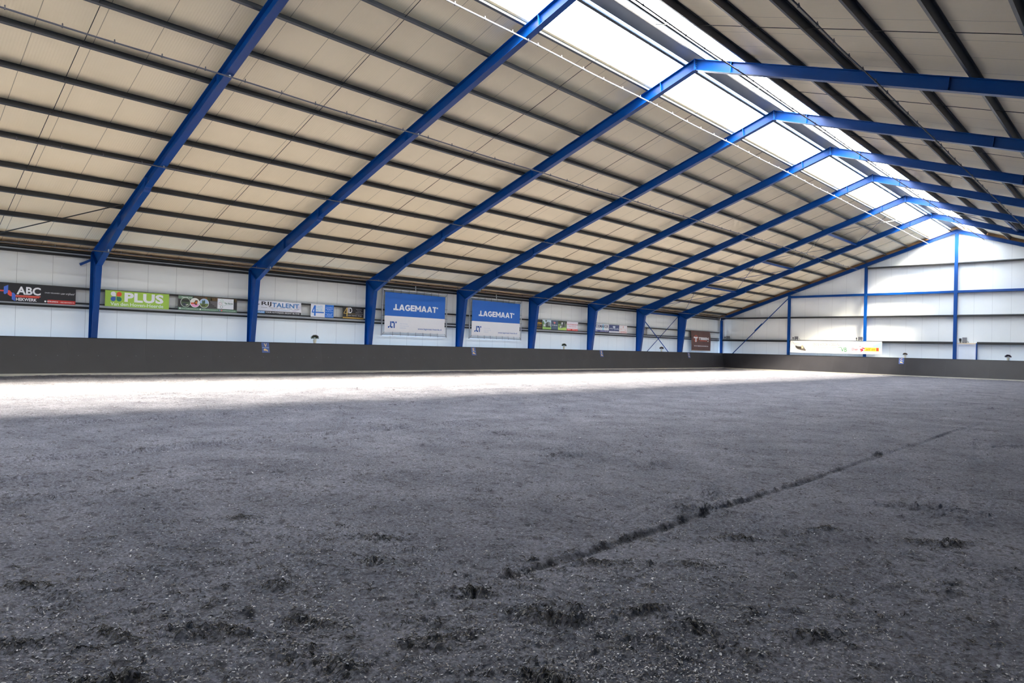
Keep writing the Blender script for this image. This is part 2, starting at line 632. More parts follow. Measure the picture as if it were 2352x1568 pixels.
def offset_strip(pts, t, sign=1):
    """thin plate following a polyline in XZ"""
    out = []
    n = len(pts)
    for i, (x, z) in enumerate(pts):
        a = pts[max(0, i - 1)]
        b = pts[min(n - 1, i + 1)]
        dx, dz = b[0] - a[0], b[1] - a[1]
        l = math.hypot(dx, dz)
        out.append((x - sign * dz / l * t, z + sign * dx / l * t))
    return out


FW, FT = 0.10, 0.016


def make_frame():
    root = empty('portal_frame')
    XO = -10.06
    ZO = ztop(XO)
    zb = lambda x, d: ztop(x) - d
    inner = [(-9.857, 0.0), (-9.34, 4.04)]
    low = [(-9.34, 4.04), (-7.0, zb(-7.0, 0.47)), (-4.45, zb(-4.45, 0.44)), (-4.28, zb(-4.28, 0.362)), (XR, ZT - 0.350)]
    for side in (0, 1):
        f = (lambda p: p) if side == 0 else mir
        m = MB()
        m.xz(f([(XO + FT, 0), (inner[0][0] - FT, 0), (inner[1][0] - FT, 4.04), (XO + FT, ZO)]), -0.006, 0.006)
        m.xz(f([(XO, 0), (XO + FT, 0), (XO + FT, ZO), (XO, ZO)]), -FW, FW)
        m.xz(f([(inner[0][0] - FT, 0), (inner[0][0], 0), (-9.34, 4.04), (-9.34 - FT, 4.04)]), -FW, FW)
        m.xz(f([(XO, 4.543 - 0.03), (-9.34, 4.035), (-9.34, 4.055), (XO, 4.543 - 0.01)]), -FW, FW)
        m.build('column', M_BLUE, root)
        m = MB()
        m.box((XO - 0.03 if side == 0 else 2 * XR + 9.827, -0.13, 0), (-9.827 if side == 0 else 2 * XR - XO + 0.03, 0.13, 0.02))
        m.build('base_plate', M_BLUE, root)
        m = MB()
        web = [(XO, ZO - FT)] + [(x, z + FT) for x, z in low] + [(XR, ZT - FT)]
        m.xz(f([web[0]] + web[1:]), -0.005, 0.005)
        m.xz(f([(XO, ZO - FT), (XR, ZT - FT), (XR, ZT), (XO, ZO)]), -FW, FW)
        for a, b in zip(low[:-1], low[1:]):
            m.xz(f([a, b, (b[0], b[1] + FT), (a[0], a[1] + FT)]), -FW, FW)
        m.build('rafter', M_BLUE, root)
        for xs in (6.62, 0.95, -4.37, -7.0):
            m = MB()
            d = 0.35 if xs > -4 else 0.43
            z1, z0 = zb(xs, FT), zb(xs, d)
            m.xz(f([(xs - 0.006 + 0.33 * d * 0.3, z0 + 0.01), (xs + 0.006 + 0.33 * d * 0.3, z0 + 0.01), (xs + 0.006, z1), (xs - 0.006, z1)]), -FW + 0.004, FW - 0.004)
            m.build('stiffener', M_BLUE, root)
    m = MB().box((XR - 0.02, -FW, ZT - 0.37), (XR + 0.02, FW, ZT + 0.005))
    m.build('apex_plate', M_BLUE, root)
    for k in range(4):
        for s in (-1, 1):
            m = MB()
            z = ZT - 0.07 - 0.075 * k
            m.tube([(XR - 0.045, s * 0.05, z), (XR + 0.045, s * 0.05, z)], 0.014, 6)
            m.build('bolt', M_GALV, root)
    return root


FLAB = ['blue steel portal frame between the black banner and the green banner',
        'blue steel portal frame left of the white banner with black and blue lettering',
        'blue steel portal frame beside the left of two large blue-and-white framed banners',
        'blue steel portal frame between the two large blue-and-white framed banners',
        'blue steel portal frame just right of the second large blue-and-white framed banner',
        'blue steel portal frame left of the small navy sign with a diamond emblem',
        'blue steel portal frame left of the blue cross brace on the side wall',
        'blue steel portal frame left of the brown banner, last before the gable']
f0 = make_frame()
frames = []
for i, y in enumerate(FR):
    o = f0 if i == 0 else copy_tree(f0)
    o.location = (0, y, 0)
    tag(o, FLAB[i], 'steel frame', 'blue portal frames')
    frames.append(o)
m = MB()
m.bar((-10.06, -6.06, 4.30), (-10.14, -6.42, 4.08), 0.01, 0.09)
m.build('bracket', M_BLUE, frames[0], loc=(0, 6, 0))

# gable steel
gpost = [(-9.93, 0.2), (-3.93, 0.2), (1.94, 0.2), (7.86, 0.21), (13.8, 0.2)]
GN = ['corner', 'left of the long horse-eye banner', 'behind the long horse-eye banner', 'tall in the middle of the gable', 'right of the door']
GL = ['blue steel post in the corner of the side wall and gable',
      'blue steel post at the left end of the horse-eye banner',
      'blue steel post behind the right part of the horse-eye banner',
      'tallest blue steel post, under the ridge beside the door',
      'blue steel post on the right half of the gable']
for (x, w), lb in zip(gpost, GL):
    zt = ztop(x) - 0.30 - (0.03 if abs(x - XR) < 0.5 else 0)
    m = MB()
    m.box((x - w / 2, 43.20, 0), (x + w / 2, 43.214, zt))
    m.box((x - w / 2, 43.33, 0), (x + w / 2, 43.344, zt))
    m.box((x - 0.005, 43.214, 0), (x + 0.005, 43.33, zt))
    m.box((x - w / 2 - 0.03, 43.17, 0), (x + w / 2 + 0.03, 43.36, 0.02))
    tag(m.build('gable_post', M_BLUE), lb, 'steel post', 'blue gable posts')
for s, nm in ((1, 'left'), (-1, 'right')):
    e = -10.03 if s > 0 else 25.73
    q = lambda x, d: (x, ztop(x) - d)
    m = MB()
    for d0, d1, w in ((0.02, 0.036, 0.09), (0.264, 0.28, 0.09), (0.036, 0.264, 0.004)):
        poly = [q(e, d1), q(XR, d1), q(XR, d0), q(e, d0)]
        m.xz(poly if s > 0 else poly[::-1], 43.29 - w, 43.29 + w)
    tag(m.build('gable_rafter', M_BLUE), 'slim blue gable rafter under the %s roof slope on the end wall' % nm, 'steel beam', 'gable rafters')


# cold formed rails
def zed(m, fn, h=0.2, w=0.065, t=0.004, lip=0.018):
    """Z section outline placed by fn((across, up)) and swept by m.prism"""
    return [((-w, 0), (t / 2, 0), (t / 2, h - t), (w, h - t), (w, h - lip), (w + t, h - lip), (w + t, h), (-t / 2, h), (-t / 2, t),
             (-w, t), (-w, lip), (-w - t, lip), (-w - t, 0))][0]


PX_L = [7.46, 6.11, 4.75, 3.33, 1.89, 0.48, -0.93, -2.34, -3.75, -5.20, -6.60, -8.05, -9.50]
PX_R = [2 * XR - x for x in PX_L[:10]]
ca, sa = CS, SL * CS


def purlin(x, side):
    z = ztop(x)
    s = 1 if side == 'left' else -1      # across axis points up the slope
    prof = zed(None, None, 0.192)
    m = MB()

    def fn(p, t):
        a, u = p
        return (a * ca * s - u * sa * s, t, a * sa + u * ca)
    pr = [(-a, u) for a, u in prof][::-1]      # lower flange points up the slope
    m.prism(pr, Y0 + 0.06, 43.38, fn)
    return m, z


ROWS = ['uppermost, beside the ridge flashing', 'along the lower edge of the skylight'] + ['%s row below the skylight' % ORD[k] for k in range(11)]
for side, xs in (('left', PX_L), ('right', PX_R)):
    for k, x in enumerate(xs):
        m, z = purlin(x, side)
        o = m.build('roof_purlin', M_PURL, None, (x, 0, z + 0.001))
        if side == 'left' and k == 12:
            lb = 'grey steel eaves purlin, lowest row on the left slope'
        else:
            lb = 'grey steel purlin on the %s slope, %s' % (side, ROWS[k])
        tag(o, lb, 'purlin', 'roof purlins')

# eaves beam on the left
m = MB()
m.xz([(-10.28, 4.34), (-10.085, 4.34), (-10.085, 4.40), (-10.10, 4.40), (-10.10, 4.35), (-10.27, 4.35), (-10.27, 4.55), (-10.10, 4.55), (-10.10, 4.50), (-10.085, 4.50), (-10.085, 4.565), (-10.28, 4.565)], Y0 + 0.06, 43.2)
root = empty('eaves_beam', (0, 0, 0), 0, 'long dark steel eaves beam along the top of the left wall', 'beam')
m.build('channel', M_DARK, root)
m = MB().box((-10.135, Y0 + 0.06, 4.42), (-10.12, 43.2, 4.47))
m.build('stripe', M_STRIPE, root)
m = MB().xz([(-10.275, 4.57), (-9.95, 4.60), (-9.95, 4.615), (-10.275, 4.60)], Y0 + 0.06, 43.2)
m.build('flashing', M_WOOD, root)

# sag rods halfway each bay
BN = ['in front of the first frame', 'between the first and second frames', 'between the second and third frames', 'between the third and fourth frames',
      'between the fourth and fifth frames', 'between the fifth and sixth frames', 'between the sixth and seventh frames',
      'between the seventh and eighth frames', 'between the last frame and the gable']
for side, xs in (('left', PX_L), ('right', PX_R)):
    for bi, y in enumerate([-9, -3, 3, 9, 15, 21, 27, 33, 39.7]):
        if side == 'right' and bi < 2:
            continue
        root = empty('sag_rod_line', (xs[0], y, ztop(xs[0])), 0,
                     'thin dark sag rods up the %s slope, %s' % (side, BN[bi]), 'sag rods', 'sag rods')
        for k in range(len(xs) - 1):
            a, b = xs[k], xs[k + 1]
            m = MB()
            dy = 0.02 * (-1) ** k
            m.tube([(a - xs[0], dy, ztop(a) + 0.05 - ztop(xs[0])), (b - xs[0], dy, ztop(b) + 0.05 - ztop(xs[0]))], 0.009, 6)
            m.build('rod', M_DARK, root)

# sprinkler pipes with nozzles
mnoz = MB()
mnoz.box((-0.022, -0.012, -0.024), (0.022, 0.012, 0.024))
mnoz.lathe([(0.010, 0.024), (0.010, 0.045), (0.017, 0.048), (0.004, 0.075)], 6)
noz_me = None
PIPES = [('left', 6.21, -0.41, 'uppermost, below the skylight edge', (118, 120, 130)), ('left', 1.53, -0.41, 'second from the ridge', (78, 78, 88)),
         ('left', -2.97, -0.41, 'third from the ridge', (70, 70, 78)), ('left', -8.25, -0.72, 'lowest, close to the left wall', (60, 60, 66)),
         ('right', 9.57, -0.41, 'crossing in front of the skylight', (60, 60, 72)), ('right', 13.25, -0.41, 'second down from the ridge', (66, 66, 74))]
for side, x, off, where, rgb in PIPES:
    z = ztop(x) + off
    root = empty('sprinkler_pipe', (x, 0, z), 0, 'thin sprinkler pipe along the %s slope, %s' % (side, where), 'sprinkler pipe', 'sprinkler pipes')
    pts = []
    for k in range(0, 124):
        y = -17.5 + 0.49 * k
        sag = -0.025 * math.sin(math.pi * ((y / 6.0) % 1.0)) ** 2
        pts.append((0, y, sag))
    m = MB().tube(pts, 0.019, 6)
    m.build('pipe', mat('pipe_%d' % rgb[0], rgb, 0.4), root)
    ys = np.arange(-11.6, 43.0, 1.0)
    for y in ys:
        sag = -0.025 * math.sin(math.pi * ((y / 6.0) % 1.0)) ** 2
        if noz_me is None:
            o = mnoz.build('nozzle', M_PIPE, root, (0, float(y), sag))
            noz_me = o.data
        else:
            o = bpy.data.objects.new('nozzle', noz_me)
            COL.objects.link(o)
            o.parent = root
            o.location = (0, float(y), sag)
    for y in FR:
        depth = 0.365 if x > -4 else 0.44 + max(0, (-7.0 - x)) * 0.135
        hz = ztop(x) - depth - z
        m = MB().box((-0.012, y - 0.02, -0.02), (0.012, y + 0.02, max(hz, 0.01)))
        m.build('hanger', M_GALV, root)

# side wall rails, one per bay between the columns
LB = ['behind the black banner', 'between the first and second columns', 'between the second and third columns',
      'behind the left large framed banner', 'behind the right large framed banner', 'behind the row of five small signs',
      'behind the navy diamond sign', 'behind the blue wall cross brace', 'above the brown banner']
LB2 = [l.replace('above the', 'crossing behind the') for l in LB]
for bi, (ya, yb) in enumerate([(-12, -6), (-6, 0), (0, 6), (6, 12), (12, 18), (18, 24), (24, 30), (30, 36), (36, 43.2)]):
    m = MB()
    m.xz([(-10.29, 3.165), (-10.066, 3.165), (-10.066, 3.235), (-10.29, 3.235)], ya + 0.012, yb - 0.012)
    tag(m.build('upper_wall_rail', M_BLACK), 'thin black upper wall rail ' + LB[bi], 'wall rail', 'upper wall rails')
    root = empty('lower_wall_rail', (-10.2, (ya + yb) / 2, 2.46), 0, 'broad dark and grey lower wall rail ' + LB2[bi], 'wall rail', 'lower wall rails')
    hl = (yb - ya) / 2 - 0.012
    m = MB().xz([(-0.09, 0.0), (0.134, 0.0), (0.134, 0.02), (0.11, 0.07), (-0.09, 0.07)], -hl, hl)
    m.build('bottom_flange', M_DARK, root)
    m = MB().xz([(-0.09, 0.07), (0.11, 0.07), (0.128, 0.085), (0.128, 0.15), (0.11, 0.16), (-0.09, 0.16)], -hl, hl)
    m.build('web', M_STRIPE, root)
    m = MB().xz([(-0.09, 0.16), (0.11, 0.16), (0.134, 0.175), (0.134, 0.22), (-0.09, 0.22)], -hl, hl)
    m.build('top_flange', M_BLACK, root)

# gable rails
XS = [p[0] for p in gpost]
BAYN = ['between the corner post and the next post', 'between the second and third posts', 'between the third post and the tallest post', 'right of the tallest post']
for z0, z1, first, nm, mt in ((2.465, 2.635, 0, 'lowest', M_DARK), (4.43, 4.555, 0, 'second lowest', M_DARK), (6.12, 6.28, 1, 'blue', M_BLUE), (8.19, 8.29, 2, 'highest', M_DARK)):
    for k in range(first, 4):
        xa, xb = XS[k] + 0.006, XS[k + 1] - 0.006
        if nm == 'lowest' and k == 3:
            xa = 9.18
        m = MB()
        # channel: web toward us, flanges back
        yz = [(43.225, z0), (43.54, z0), (43.54, z0 + 0.012), (43.24, z0 + 0.012), (43.24, z1 - 0.012), (43.54, z1 - 0.012), (43.54, z1), (43.225, z1)]
        if mt is M_BLUE:
            yz = [(43.215, z0), (43.54, z0), (43.54, z1), (43.215, z1)]
        m.prism([(a, b) for a, b in yz], xa, xb, lambda p, t: (t, p[0], p[1]))
        if mt is M_BLUE:
            lb = 'blue gable tie beam ' + BAYN[k]
            tag(m.build('gable_tie', M_BLUE), lb, 'steel beam', 'blue gable ties')
        else:
            root = empty('gable_rail', ((xa + xb) / 2, 43.3, z0), 0, '%s dark rail on the gable wall, %s' % (nm, BAYN[k]), 'wall rail', 'gable rails')
            o = m.build('channel', M_DARK, root, (-(xa + xb) / 2, -43.3, -z0))
            m = MB().box((xa, 43.222, z1 - 0.03), (xb, 43.225, z1 + 0.004))
            m.add(*[[(xa, 43.222, z1 + 0.004), (xb, 43.222, z1 + 0.004), (xb, 43.54, z1 + 0.004), (xa, 43.54, z1 + 0.004)], [(0, 1, 2, 3)]])
            m.build('top_flange', M_GALV, root, (-(xa + xb) / 2, -43.3, -z0))

# bracing in the last full bay
for a, b, w, lb in (((-9.93, 30.15, 4.15), (-9.93, 35.9, 0.35), 0.075, 'wide blue diagonal brace on the side wall, falling towards the gable'),
                    ((-9.97, 35.85, 4.32), (-9.97, 30.15, 0.62), 0.05, 'slim blue diagonal brace on the side wall, rising towards the gable')):
    m = MB().bar(a, b, w, 0.012, (1, 0, 0)) if False else MB()
    m.bar(a, b, 0.012, w, (0, 0, 1))
    m.bar(a, b, w * 0.9, 0.012, (0, 0, 1))
    tag(m.build('wall_brace', M_BLUE), lb, 'brace', 'wall cross braces')
root = empty('gable_brace', (-6.8, 43.19, 3.2), 0, 'slim blue diagonal brace across the left corner of the gable wall', 'brace')
m = MB().bar((-3.0 + 0.0, 0, 3.02), (0.2, 0, 0.0), 0.05, 0.012)
m = MB()
m.bar((2.80, 0, 2.88), (-3.05, 0, -2.85), 0.012, 0.07)
m.build('flat_bar', M_BLUE, root)
m = MB()
m.bar((0.62, -0.01, 0.80), (-0.02, -0.01, 0.17), 0.03, 0.10)
m.build('joint_plate', M_BLUE, root)
NODES = [-9.45, -5.10, -0.80, 3.40, 7.85]
for x, nm in ((-9.98, 'at the eaves'), (-5.1, 'low on the left slope'), (-0.8, 'halfway up the left slope'), (3.4, 'high on the left slope'), (XR, 'under the ridge'), (12.3, 'on the right slope')):
    z = ztop(x) - (0.13 if x != -9.98 else 0.22) - (0.02 if x == XR else 0)
    m = MB()
    r = 0.055
    m.prism([(x - r, z - r), (x + r, z - r), (x + r, z + r), (x - r, z + r)], 30.03, 35.97, lambda p, t: (p[0], t, p[1]))
    tag(m.build('roof_strut', M_BLUE), 'blue square strut between the last two frames, %s' % nm, 'strut', 'roof struts')
PN = ['lowest panel', 'second panel', 'third panel', 'uppermost panel']
for k in range(4):
    a, b = NODES[k], NODES[k + 1]
    for j, (ya, yb) in enumerate(((35.85, 30.15), (30.15, 35.85))):
        m = MB().tube([(a, ya, ztop(a) - 0.10 - 0.03 * j), (b, yb, ztop(b) - 0.10 - 0.03 * j)], 0.016, 6)
        tag(m.build('roof_tie_rod', M_BLUE if k < 2 else M_GALV),
            'thin roof tie rod near the gable, %s of left slope, rising %s gable' % (PN[k], ('away from', 'towards')[j]), 'tie rod', 'roof tie rods')
for j, (ya, yb) in enumerate(((35.85, 30.15), (30.15, 35.85))):
    a, b = 12.3, XR + 0.05
    m = MB().tube([(a, ya, ztop(a) - 0.10 - 0.03 * j), (b, yb, ztop(b) - 0.10 - 0.03 * j)], 0.016, 6)
    tag(m.build('roof_tie_rod', M_GALV), 'thin roof tie rod near the gable on the right slope, rising %s it' % ('away from', 'towards')[j], 'tie rod', 'roof tie rods')
m = MB().tube([(-9.5, -9.2, ztop(-9.5) - 0.02), (-6.2, -6.15, ztop(-6.2) - 0.02)], 0.018, 6)
tag(m.build('roof_tie_rod', M_DARK), 'dark tie rod under the roof, left of the nearest blue frame', 'tie rod')

# ================================================================== KICKBOARDS
BT = (-9.62, 1.375)
BB = (-9.30, 0.125)


def kick_panel(ya, yb, label, corner=0.0):
    """panel on the left side; corner>0 trims the top of the end towards the gable boards"""
    root = empty('kickboard', (BB[0], (ya + yb) / 2, BB[1]), 0, label, 'kickboard', 'left kickboards')
    L0 = ya - (ya + yb) / 2 + 0.001
    L1 = yb - (ya + yb) / 2 - 0.001
    dx, dz = BT[0] - BB[0], BT[1] - BB[1]
    t = 0.02
    m = MB()
    ex = 0.30 if corner else 0
    f = [(0, L0, 0), (0, L1, 0), (dx, L1 + ex, dz), (dx, L0, dz)]
    m.add(f + [(x - t, y, z - 0.003) for x, y, z in f], [(0, 1, 2, 3), (7, 6, 5, 4), (0, 4, 5, 1), (1, 5, 6, 2), (2, 6, 7, 3), (3, 7, 4, 0)])
    m.build('board', M_BOARD, root)
    m = MB().box((dx - 0.075, L0, dz), (dx + 0.012, L1 + ex, dz + 0.022))
    m.build('cap_rail', M_DARK, root)
    nb = 4
    for k in range(nb):
        y = L0 + (L1 - L0) * (k + 0.5) / nb
        m = MB().tube([(dx * 0.5, y, dz * 0.5), (dx * 0.5 + 0.004, y, dz * 0.5 + 0.001)], 0.009, 6)
        m.build('screw', M_GALV, root)
    return root


seams = [0.72 + 2.525 * k for k in range(-6, 17)]
seams = [s for s in seams if s > -13] + [42.65]
npan = len(seams) - 1
for k in range(npan):
    n = npan - 1 - k
    lb = 'charcoal kickboard panel on the left side, %s from the far corner' % (ORD[n] if n < 20 else str(n + 1) + 'th') if n else 'charcoal kickboard panel on the left side, touching the far corner'
    kick_panel(seams[k], seams[k + 1], lb, 1 if k == npan - 1 else 0)
gs = [-9.30] + [-7.88 + 2.55 * k for k in range(0, 11)]
for k in range(len(gs) - 1):
    xa, xb = gs[k], gs[k + 1]
    lb = 'charcoal kickboard panel along the gable, %s from the left corner' % ORD[k]
    root = empty('kickboard', ((xa + xb) / 2, 42.65, 0.125), 0, lb, 'kickboard', 'gable kickboards')
    c = (xa + xb) / 2
    ex = 0.30 if k == 0 else 0
    f = [(xa - c + (0.0005 if k else -0.03), 0, 0), (xb - c - 0.0005, 0, 0), (xb - c - 0.0005, 0.30, 1.25), (xa - c + (0.0005 if k else -0.03) - ex, 0.30, 1.25)]
    m = MB().add(f + [(x, y + 0.02, z - 0.003) for x, y, z in f], [(0, 1, 2, 3), (7, 6, 5, 4), (0, 4, 5, 1), (1, 5, 6, 2), (2, 6, 7, 3), (3, 7, 4, 0)])
    m.build('board', M_BOARD, root)
    m = MB().box((xa - c + 0.003 - ex * 0.7, 0.288, 1.25), (xb - c - 0.003, 0.39, 1.272))
    m.build('cap_rail', M_DARK, root)

# ================================================================== SIGNS
_tx = {}


def text_geo(s, bold, shear=0.0, font_space=1.0):
    key = (s, bold, shear, font_space)
    if key in _tx:
        return _tx[key]
    cu = bpy.data.curves.new('t', 'FONT')
    cu.body = s
    cu.offset = bold
    cu.shear = shear
    cu.space_character = font_space
    cu.resolution_u = 3
    cu.fill_mode = 'FRONT'
    ob = bpy.data.objects.new('t', cu)
    COL.objects.link(ob)
    dg = bpy.context.evaluated_depsgraph_get()
    me = bpy.data.meshes.new_from_object(ob.evaluated_get(dg))
    v = np.array([tuple(q.co) for q in me.vertices])
    f = [tuple(p.vertices) for p in me.polygons]
    bpy.data.objects.remove(ob)
    bpy.data.curves.remove(cu)
    bpy.data.meshes.remove(me)
    _tx[key] = (v, f)
    return v, f


class Sign:
    """a flat sign; local x = right, z = up, front faces -y"""

    def __init__(s, name, wall, u, v, d, label, cat, group=None):
        if wall == 'left':
            s.root = empty(name, (d, u, v), math.pi / 2, label, cat, group)
        else:
            s.root = empty(name, (u, d, v), 0, label, cat, group)
        s.lay = 0.0
        s.par = s.root

    def _flat(s, name, vs2, fs, col, depth=0.002, par=None):
        """2D polys -> thin slab standing proud of the previous layer"""
        n = len(vs2)
        y0 = -s.lay
        m = MB()
        vs = [(x, y0 - depth, z) for x, z in vs2] + [(x, y0, z) for x, z in vs2]
        ff = [tuple(f) for f in fs] + [tuple(i + n for i in f[::-1]) for f in fs]
        edges = {}
        for f in fs:
            for a, b in zip(f, f[1:] + f[:1]):
                edges[(a, b)] = 1
        for (a, b) in edges:
            if (b, a) not in edges:
                ff.append((b, a, a + n, b + n))
        m.add(vs, ff)
        mt = col if not isinstance(col, tuple) else mat('print_%d_%d_%d' % col, col, 0.5, 0, 0.03, 2.0)
        return m.build(name, mt, par or s.par)

    def panel(s, w, h, col, t=0.012, name='panel'):
        o = s._flat(name, [(0, 0), (w, 0), (w, h), (0, h)], [(0, 1, 2, 3)], col, t)
        s.lay += t
        s.w, s.h = w, h
        return o

    def rect(s, x0, z0, x1, z1, col, name='stripe', lift=0):
        s.lay += lift
        o = s._flat(name, [(x0, z0), (x1, z0), (x1, z1), (x0, z1)], [(0, 1, 2, 3)], col)
        s.lay -= lift
        return o

    def poly(s, pts, col, name='emblem', lift=0):
        a = sum(p[0] * q[1] - q[0] * p[1] for p, q in zip(pts, pts[1:] + pts[:1]))
        if a < 0:
            pts = pts[::-1]
        s.lay += lift
        o = s._flat(name, pts, [tuple(range(len(pts)))], col)
        s.lay -= lift
        return o

    def disc(s, x, z, r, col, name='emblem', lift=0, rz=None, n=24, inner=0):
        rz = rz or r
        ring = [(x + r * math.cos(2 * math.pi * k / n), z + rz * math.sin(2 * math.pi * k / n)) for k in range(n)]
        s.lay += lift
        if inner:
            ins = [(x + r * inner * math.cos(2 * math.pi * k / n), z + rz * inner * math.sin(2 * math.pi * k / n)) for k in range(n)]
            o = s._flat(name, ring + ins, [(k, (k + 1) % n, n + (k + 1) % n, n + k) for k in range(n)], col)
        else:
            o = s._flat(name, ring, [tuple(range(n))], col)
        s.lay -= lift
        return o

    def glyphs(s, t, x0, z0, x1, z1, col, lift=0.002):
        """heavy geometric capitals"""
        leg = [[(0, 0), (.27, 0), (.335, .18), (.5, .18), (.5, .37), (.40, .37), (.5, .70), (.5, 1), (.36, 1)],
               [(1, 0), (.64, 1), (.5, 1), (.5, .70), (.60, .37), (.5, .37), (.5, .18), (.665, .18), (.73, 0)]]
        arc = []
        for k in range(15):
            a0, a1 = [math.radians(42 + 288 * q / 15) for q in (k, k + 1)]
            arc.append([(.5 + .5 * math.cos(a0), .5 + .52 * math.sin(a0)), (.5 + .5 * math.cos(a1), .5 + .52 * math.sin(a1)),
                        (.5 + .26 * math.cos(a1), .5 + .27 * math.sin(a1)), (.5 + .26 * math.cos(a0), .5 + .27 * math.sin(a0))])
        G = {'L': (.60, [[(0, 0), (.60, 0), (.60, .23), (.26, .23), (.26, 1), (0, 1)]]),
             'A': (1.0, leg),
             'G': (.96, arc + [[(.52, .36), (.725, .365), (.933, .24), (.96, .56), (.52, .56)]]),
             'E': (.72, [[(0, 0), (.72, 0), (.72, .22), (.26, .22), (.26, .40), (.66, .40), (.66, .61), (.26, .61), (.26, .78), (.72, .78), (.72, 1), (0, 1)]]),
             'M': (1.08, [[(0, 0), (.26, 0), (.26, .58), (.54, .16), (.82, .58), (.82, 0), (1.08, 0), (1.08, 1), (.85, 1), (.54, .52), (.23, 1), (0, 1)]]),
             'T': (.70, [[(.25, 0), (.51, 0), (.51, .78), (.70, .78), (.70, 1), (0, 1), (0, .78), (.25, .78)]])}
        tot = sum(G[c][0] for c in t) + .05 * (len(t) - 1)
        vs, fs, x = [], [], 0.0
        for c in t:
            for poly in G[c][1]:
                o = len(vs)
                vs += [(x0 + (x + p[0]) / tot * (x1 - x0), z0 + p[1] * (z1 - z0)) for p in poly]
                ar = sum(p[0] * q[1] - q[0] * p[1] for p, q in zip(poly, poly[1:] + poly[:1]))
                r = range(len(poly)) if ar > 0 else range(len(poly) - 1, -1, -1)
                fs.append(tuple(o + i for i in r))
            x += G[c][0] + .05
        s.lay += lift
        o = s._flat('lettering', vs, fs, col)
        s.lay -= lift
        return o

    def text(s, t, x0, z0, x1, z1, col, bold=0.0, shear=0.0, lift=0.002, name='lettering', sp=1.0):
        v, f = text_geo(t, bold, shear, sp)
        mn, mx = v.min(0), v.max(0)
        q = [(x0 + (p[0] - mn[0]) / (mx[0] - mn[0]) * (x1 - x0), z0 + (p[1] - mn[1]) / (mx[1] - mn[1]) * (z1 - z0)) for p in v]
        s.lay += lift
        o = s._flat(name, q, f, col, 0.002)
        s.lay -= lift
        return o


WH = (238, 238, 242)
SX = -10.064      # plane of the signs on the wall rails

# -- black banner, red and blue ribbon emblem
s = Sign('banner', 'left', -9.35, 2.585, SX, 'black banner with white letters and a red and blue ribbon emblem', 'banner')
s.panel(2.81, 0.63, (14, 16, 26))
ox = 0.57           # x of the left photo edge on the panel
s.rect(0.10, 0.335, 0.72, 0.385, (206, 70, 60), 'ribbon')
s.poly([(0.68, 0.50), (0.80, 0.57), (0.80, 0.31), (0.72, 0.24), (0.68, 0.27)], (60, 96, 190), 'ribbon', 0.002)
s.poly([(0.79, 0.39), (0.85, 0.38), (0.91, 0.30), (0.91, 0.18), (0.86, 0.19), (0.79, 0.25)], (206, 70, 60), 'ribbon', 0.001)
s.poly([(0.91, 0.31), (0.96, 0.31), (1.01, 0.25), (1.01, 0.02), (0.91, 0.08)], (60, 96, 190), 'ribbon', 0.003)
s.rect(1.0, 0.205, 1.74, 0.235, (216, 96, 82), 'ribbon')
s.rect(1.0, 0.165, 1.70, 0.195, (196, 60, 52), 'ribbon')
s.text('ABC', 1.04, 0.26, 1.74, 0.54, WH, 0.03)
s.text('HEKWERK', 1.03, 0.04, 1.63, 0.145, WH, 0.02)
s.text('ONZE VEILIGHEID |', 1.86, 0.345, 2.34, 0.40, (210, 212, 220), 0.0)
s.text('uw vrijheid', 2.36, 0.32, 2.78, 0.42, (220, 220, 226), 0.0, 0.5)
s.rect(1.95, 0.005, 2.805, 0.135, (170, 32, 30), 'stripe')
s.disc(1.885, 0.07, 0.03, WH, 'emblem', 0.001)
s.text('0578-694516', 1.94, 0.05, 2.27, 0.095, WH, 0.02, 0, 0.004)
s.text('- ABCHEKWERK.NL', 2.31, 0.045, 2.78, 0.09, (236, 214, 210), 0.0, 0, 0.004)

# -- green banner
s = Sign('banner', 'left', -5.59, 2.61, SX, 'lime green banner with big white letters and a four-petal emblem', 'banner')
s.panel(2.27, 0.60, (146, 182, 68))


def petal(cx, cz, r, qx, qz, col):
    pts = []
    for k in range(28):
        t = 2 * math.pi * k / 28
        x, z = math.cos(t), math.sin(t)
        if x * qx > 0.2 and z * qz > 0.2 and abs(abs(x) - abs(z)) < 0.5:
            x, z = qx * 0.98, qz * 0.98
        pts.append((cx + r * x, cz + r * z))
    s.poly(pts, col, 'emblem')


petal(0.275, 0.475, 0.088, 1, -1, (236, 236, 242))
petal(0.475, 0.475, 0.088, -1, -1, (206, 76, 40))
petal(0.275, 0.285, 0.088, 1, 1, (48, 84, 164))
petal(0.475, 0.285, 0.088, -1, 1, (16, 100, 84))
s.text('PLUS', 0.66, 0.195, 2.06, 0.555, WH, 0.045, sp=1.06)
s.text('Van', 0.185, 0.035, 0.47, 0.165, (220, 232, 222), 0.018)
s.text('den', 0.53, 0.035, 0.80, 0.165, (220, 232, 222), 0.018)
s.text('Hoven-Heerde', 0.86, 0.035, 2.06, 0.165, (220, 232, 222), 0.018)

